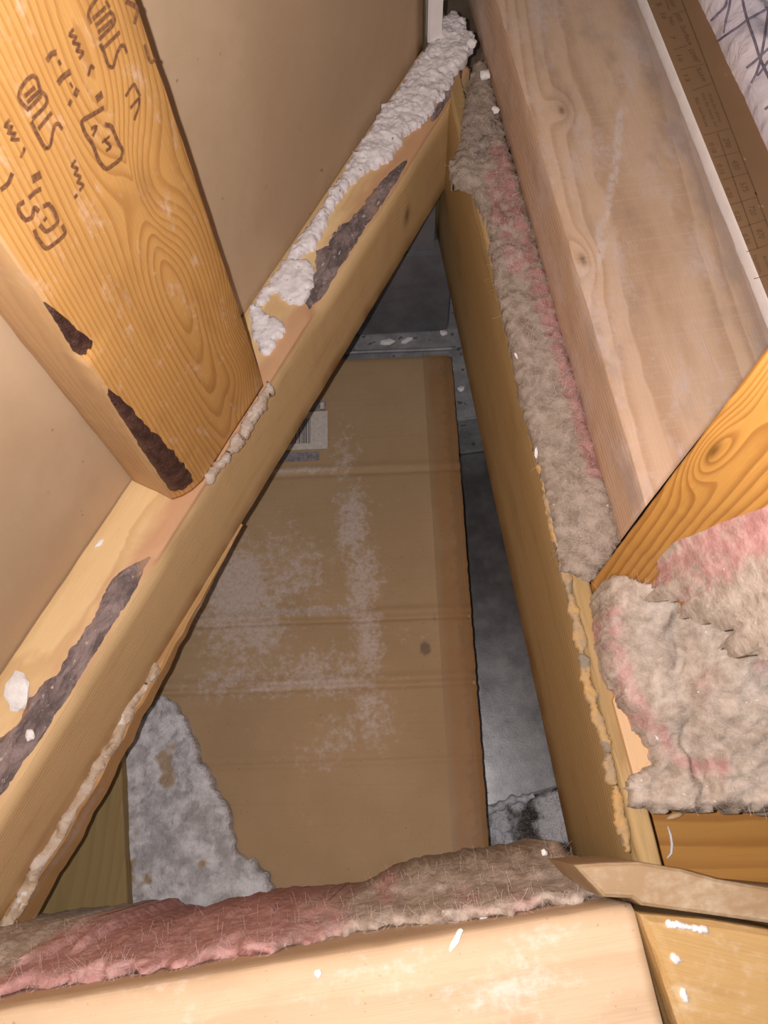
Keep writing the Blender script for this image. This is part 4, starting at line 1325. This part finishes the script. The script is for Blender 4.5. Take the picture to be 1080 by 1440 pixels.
# clear packing tape down the right-hand side
def tape():
    B = NB('parcel_tape', 0.45, 0.35)
    n = B.noise(B.co(), 30, 4)
    B.color(B.mix(B.smooth(n, 0.3, 0.7), (0.33, 0.205, 0.105), (0.40, 0.245, 0.12)))
    B.b.inputs['Alpha'].default_value = 0.28
    B.bump(B.noise(B.co(), 60, 3), 0.2, 0.002)
    return B.mat
tx = bxy(600, 600)[0]; ty0, ty1 = bxy(640, 1230)[1], bxy(615, 500)[1]
n = 120
V, Fc = [], []
for i in range(n + 1):
    y = ty0 + (ty1 - ty0) * i / n
    for x in (tx, boxw - 0.005):
        V.append((x, y, 0.0026 + 0.0012 * float(fbm(y * 30, x * 20, None, 160, 2))))
    if i:
        k = 2 * i
        Fc.append((k - 2, k - 1, k + 1, k))
o = mesh_obj('parcel_tape', V, Fc, tape(), None, True)
o.matrix_world = frame(BX_O, v3(TCB), v3(NCB), UP); adopt(o, carton)
o['label'] = 'darker parcel tape strip down the right edge'
# shipping label with a barcode
lx1, ly1 = bxy(461, 580); lx0, ly0 = bxy(380, 636)
v, f = boxvf((lx0, ly0, 0.0022), (lx1, ly1, 0.0030))
lab = mesh_obj('paper_label', v, f, M_label, None); lab.matrix_world = frame(BX_O, v3(TCB), v3(NCB), UP); adopt(lab, carton)
lab['label'] = 'white barcode label half under the plate'
parts = []
x = bxy(437, 610)[0]
yb0, yb1 = bxy(437, 625)[1], bxy(437, 590)[1]
rngb = random.Random(3)
while x > lx0 + 0.004:
    w = rngb.choice([0.0006, 0.001, 0.0016])
    parts.append(boxvf((x - w, yb0, 0.0030), (x, yb1, 0.0032)))
    x -= w + rngb.choice([0.0006, 0.0011])
V, Fc = join(parts)
o = mesh_obj('barcode', V, Fc, M_black, None); o.matrix_world = frame(BX_O, v3(TCB), v3(NCB), UP)
adopt(o, lab)
for lo, hi, nm in [((lx0, bxy(440, 649)[1], 0.0022), (bxy(449, 640)[0], bxy(440, 637)[1], 0.0028), 'grey printed band below the label'), ((lx0, bxy(440, 579)[1], 0.0022), (bxy(459, 640)[0], bxy(440, 567)[1], 0.0028), 'grey printed band above the label')]:
    V, Fc = boxvf(lo, hi)
    o = mesh_obj('label_band', V, Fc, M_labelband, None); o.matrix_world = frame(BX_O, v3(TCB), v3(NCB), UP); adopt(o, lab)
    o['label'] = nm
V, Fc = join([boxvf((bxy(451, 577)[0], bxy(451, 577)[1], 0.0028), (bxy(456, 570)[0], bxy(451, 568)[1], 0.0031))])
o = mesh_obj('label_symbol', V, Fc, M_label, None); o.matrix_world = frame(BX_O, v3(TCB), v3(NCB), UP); adopt(o, lab)

# ---- grey plaster slab lying on the box -------------------------------------------------------------------------------
hk = 0.664
slab_px = [(205, 1000), (228, 978), (243, 986), (256, 1008), (268, 1030), (276, 1058), (290, 1085), (303, 1110), (318, 1132), (325, 1160), (326, 1190), (332, 1200), (345, 1208), (360, 1215), (372, 1228), (380, 1245), (382, 1258), (370, 1266), (340, 1275), (300, 1290), (250, 1306), (200, 1320), (180, 1300), (174, 1240), (170, 1160), (166, 1090), (180, 1040)]
def slab_z(x, y, p):
    return p * (0.012 + 0.006 * fbm(x * 45, y * 45, None, 170, 4) + 0.003 * fbm(x * 250, y * 250, None, 175, 3))
o = blob('plaster_slab', [XY(x, y, hk) for x, y in slab_px], CAMZ - HC + 0.0012, slab_z, M_concrete, res=0.0015, edge=0.004, jag=0.0025, jfreq=160, seed=170, depth=0.001, power=0.35)
tag(o, 'broken grey plaster slab lying on the near left corner of the cardboard box', 'slab')

# ---- olive board under the plate -----------------------------------------------------------------------------------------
M_ol = wood('olive_board_timber', (0.30, 0.205, 0.085), (0.215, 0.14, 0.05), rings=200, streak=0.5, contrast=0.6, spots=0.03)
o = slab('cavity_board', [(168, 1000), (172, 1110), (176, 1200), (182, 1340), (-60, 1400), (-80, 1100), (60, 950)], 0.650, 0.678, M_ol, None, 90, 59, bev=0.002)
tag(o, 'dull olive-brown board deep under the near end of the plate, left of the grey slab', 'board')

# ---- sheet-metal duct -------------------------------------------------------------------------------------------------------
def metal(name, a, b, rough, scale=70, dust=0.3):
    B = NB(name, rough, 0.5, 0.9)
    n = B.noise(B.co(), scale, 4, 0.6)
    sp = B.noise(B.co(), 420, 3, 0.6)
    col = B.mix(B.smooth(n, 0.3, 0.7), a, b)
    col = B.mix(B.m('MULTIPLY', B.smooth(sp, 0.62, 0.72), 0.7), col, tuple(c * 0.3 for c in a))
    B.color(col)
    d = B.noise(B.co(), 26, 4)
    B.put(B.b.inputs['Roughness'], B.m('MULTIPLY_ADD', d, 0.35, rough - 0.12))
    B.bump(B.m('ADD', B.m('MULTIPLY', B.noise(B.co(), 600, 3), 0.25), B.m('MULTIPLY', B.noise(B.co(), 14, 2), 2.0)), 0.3, 0.0008)
    return B.mat
M_metal = metal('galvanised_steel', (0.20, 0.193, 0.197), (0.265, 0.256, 0.26), 0.33)
M_metald = plain('dusty_steel', (0.135, 0.13, 0.14), (0.20, 0.195, 0.205), 34, 0.6, 0.2, 0.001, spec=0.5, metallic=0.25)
M_metalf = plain('dusty_flange', (0.24, 0.235, 0.245), (0.38, 0.37, 0.385), 60, 0.55, 0.3, 0.001, spec=0.5, metallic=0.2, speck=((0.10, 0.10, 0.10), 120, 0.62))
HD = 0.80
duct = thing('metal_duct', 'flat grey sheet-metal duct glinting in the gap right of the cardboard box', 'duct', (0, 0.2, CAMZ - HD - 0.02))
duct_end = thing('duct_end', 'dark upright sheet-metal panel with a flange closing the far end of the cavity', 'duct', (0, 0.5, CAMZ - HD))
def prism(name, pts, h0, h1, mat, parent, bev=0.0015):
    bm = bmesh.new()
    vs = [bm.verts.new((*p, CAMZ - h0)) for p in pts]
    f = bm.faces.new(vs)
    ex = bmesh.ops.extrude_face_region(bm, geom=[f])
    for v in [g for g in ex['geom'] if isinstance(g, bmesh.types.BMVert)]:
        v.co.z = CAMZ - h1
    bmesh.ops.recalc_face_normals(bm, faces=bm.faces)
    if bev:
        bmesh.ops.bevel(bm, geom=list(bm.edges), offset=bev, segments=2, affect='EDGES')
    me = bpy.data.meshes.new(name); bm.to_mesh(me); bm.free()
    me.materials.append(mat)
    o = bpy.data.objects.new(name, me); COL.objects.link(o)
    adopt(o, parent)
    return o
a1 = XY(684, 1133, HD); a2 = XY(776, 1106, HD)
dd = (a2 - a1) / np.linalg.norm(a2 - a1)
ytop = XY(650, 590, HD)[1]
prism('duct_top', [a1 - dd * 0.40, a1 + dd * 0.16, (0.22, 0.80), (-0.32, 0.80)], HD, HD + 0.02, M_metal, duct)
# standing seam across the duct and the end collar
yb = XY(650, 607, HD)[1]
prism('seam', [(0.078, yb), (0.20, yb + 0.006), (0.20, yb + 0.012), (0.078, yb + 0.006)], HD - 0.006, HD, M_metal, duct, 0.001)
HSF = 0.716
y_c = XY(650, 580, HSF)[1]; y_f = XY(560, 478, HSF)[1]
_c1 = TCB * (c_r + 0.004) + NCB * (y_c - 0.012); _c2 = TCB * (c_r + 0.004) + NCB * (c_t + 0.005); _c3 = TCB * (c_l - 0.01) + NCB * (c_t + 0.005)
prism('collar', [_c1, (0.16, y_c + 0.008), (0.16, y_f + 0.10), (-0.34, y_f + 0.10), _c3, _c2], HSF, HD - 0.0005, M_metalf, duct_end, 0.0015)
_e0 = XY(440, 482, HSF) + np.array([-0.1, 0.0]); _e1 = XY(629, 466, HSF); _e2 = XY(690, 452, HSF)
_t = np.array([0.0, 0.018])
prism('end_panel', [_e0, _e1, _e1 + _t, _e0 + _t], 0.59, HSF - 0.0005, M_metald, duct_end, 0.0015)
prism('end_panel', [_e1 + np.array([0.0008, 0.001]), _e2, _e2 + _t, _e1 + _t + np.array([0.0008, 0.001])], 0.59, HSF - 0.0005, M_metalf, duct_end, 0.0015)
_x = (OJ - NJ[1] * _e1[1]) / NJ[0] - 0.006
_e3 = np.array([_x, _e1[1] + 0.004])
prism('end_panel', [_e0, _e3, _e3 + _t, _e0 + _t], 0.505, 0.5898, M_metald, duct_end, 0.0005)
# rolled flange lip at the foot of the end panel
lip = []
for u in np.linspace(0, 1, 30):
    p = W(430, 500, HSF - 0.006) * (1 - u) + W(640, 489, HSF - 0.006) * u
    lip.append(p + np.array([0, 0.0015 * math.sin(u * 5) * 0.5, 0.0]))
v, f = tube(lip, 0.0022, 8)
o = mesh_obj('flange_lip', v, f, M_metalf, None, True); adopt(o, duct_end)
# chips on the flange
for k, (x, y, sx, sy, r, lab) in enumerate([(545, 483, .020, .010, .1, 'larger pinkish plaster chip on the duct flange behind the box'), (572, 481, .016, .006, .45, 'thin white plaster sliver on the duct flange behind the box'),
                                            (624, 470, .010, .008, .0, 'white crumb in the right corner of the duct flange'), (648, 549, .008, .007, .5, 'white crumb on the duct right of the box')]):
    o = chunk('plaster_chip', W(x, y, HSF) , (sx, sy, 0.005), M_chip, 200 + k, rot=r, sub=1, rough=0.6)
    tag(o, lab, 'chip')

# crumpled foil and white dust below the duct's near edge
def foil():
    B = NB('dusty_foil', 0.4, 0.5, 0.5)
    n = B.noise(B.co(), 70, 5, 0.65)
    fine = B.noise(B.co(), 380, 3)
    dw = B.attr('white')
    f = B.smooth(B.m('ADD', dw, B.m('MULTIPLY', B.m('SUBTRACT', n, 0.5), 1.2)), 0.3, 0.7)
    B.color(B.mix(f, B.mix(B.smooth(fine, 0.4, 0.65), (0.10, 0.085, 0.075), (0.20, 0.18, 0.165)), (0.72, 0.71, 0.74)))
    B.put(B.b.inputs['Metallic'], B.m('MULTIPLY', B.m('SUBTRACT', 1.0, f), 0.5))
    B.bump(B.m('ADD', n, fine), 0.9, 0.004)
    return B.mat
hq = HD - 0.004
_dn = np.array([0.0, -0.003])
fp = [a1 - dd * 0.014 + _dn, a1 + _dn, a2 + _dn, a2 + dd * 0.03 + _dn, XY(840, 1260, hq), XY(674, 1300, hq), XY(672, 1180, hq)]
o = blob('foil_sheet', fp, CAMZ - HD - 0.03, lambda x, y, p: p * (0.014 + 0.012 * fbm(x * 60, y * 60, None, 180, 4) + 0.006 * fbm(x * 240, y * 240, None, 184, 3)), foil(), res=0.0016, edge=0.004, jag=0.002, seed=180,
         attrs={'white': gauss([(705, 1130, hq, .014, .9), (725, 1124, hq, .014, .9), (778, 1135, hq, .02, 1.0), (785, 1165, hq, .022, 1.0), (700, 1165, hq, .03, .68), (720, 1190, hq, .025, .62), (700, 1190, hq, .02, .6)])})
tag(o, 'crumpled silvery foil sheet under white dust, below the near edge of the duct', 'foil')
rim = []
for u in np.linspace(0, 1, 24):
    x = 684 + 66 * u; y = 1139 - 22 * u + 2.5 * math.sin(u * 9)
    rim.append(W(x, y, HD - 0.004))
v, f = tube(rim, [0.0035 + 0.0015 * math.sin(i * 1.1) for i in range(24)], 8)
o2 = mesh_obj('rolled_edge', v, f, plain('foil_edge', (0.75, 0.74, 0.77), (0.5, 0.5, 0.53), 200, 0.5, 0.6, 0.001, spec=0.5), None, True)
adopt(o2, o)

# ---- loose bits ---------------------------------------------------------------------------------------------------------------
hp = H_PL
bits = [(27, 976, hp, .013, .021, .006, .25, 'big white plaster flake on the near end of the diagonal plate'),
        (44, 1034, hp - .001, .005, .006, .004, .3, 'small white crumb on the bark of the plate, below the big flake'),
        (140, 765, hp, .006, .003, .002, .8, 'white speck on the plate just below the stamped stud'),
        (697, 155, .408, .005, .007, .003, .4, 'white flake on the dusty insulation near the far end of the flat joist'),
        (662, 64, .410, .009, .007, .005, -.5, 'white plaster lump at the tip of the plaster ridge'),
        (682, 108, .412, .007, .008, .005, .2, 'white lump between the plate end and the flat joist'),
        (726, 500, .408, .0015, .005, .0012, .3, 'white sliver on the insulation strip beside the cavity joist, upper one'),
        (754, 637, .408, .002, .007, .0014, -.1, 'white sliver on the insulation strip beside the chewed joist edge, lower one'),
        (765, 1199, .435, .0035, .0035, .003, .1, 'white crumb on the right end of the front insulation strip'),
        (641, 1322, .358, .0025, .009, .0015, -.5, 'white splinter lying on the front joist'),
        (447, 1369, .358, .003, .0033, .002, .0, 'round white crumb on the front joist'),
        (680, 1290, .395, .0035, .003, .002, .2, 'white crumb in the fluff against the front joist, right one'),
        (634, 1297, .398, .0035, .003, .002, .2, 'white crumb in the fluff against the front joist, left one')]
for k, (x, y, h, sx, sy, sz, r, lab) in enumerate(bits):
    o = chunk('plaster_chip', W(x, y, h) - np.array([0, 0, 0.0008]), (sx, sy, sz), M_chip, 300 + k, rot=r, rough=0.5)
    tag(o, lab, 'chip')
M_spl = plain('fresh_splinter', (0.72, 0.50, 0.28), (0.60, 0.40, 0.2), 200, 0.7, 0.3)
v, f = tube([W(938, 1151, .4685), W(946, 1148, .4675), (W(954, 1146, .4675)), W(961, 1144, .4685)], [0.0008, 0.0016, 0.0015, 0.0006], 7)
o = mesh_obj('wood_splinter', v, f, M_spl, None, True); tag(o, 'short yellow wood splinter on the orange offcut, at the lower edge of the batt', 'splinter')
v, f = tube([W(939, 1162, .4695), W(943, 1174, .469), W(945, 1187, .469), W(944, 1200, .469), W(938, 1207, .4695)], [0.0005, 0.0007, 0.0008, 0.0007, 0.0004], 6)
o = mesh_obj('white_shaving', v, f, M_chip, None, True); tag(o, 'thin white curled shaving on the orange offcut', 'shaving')
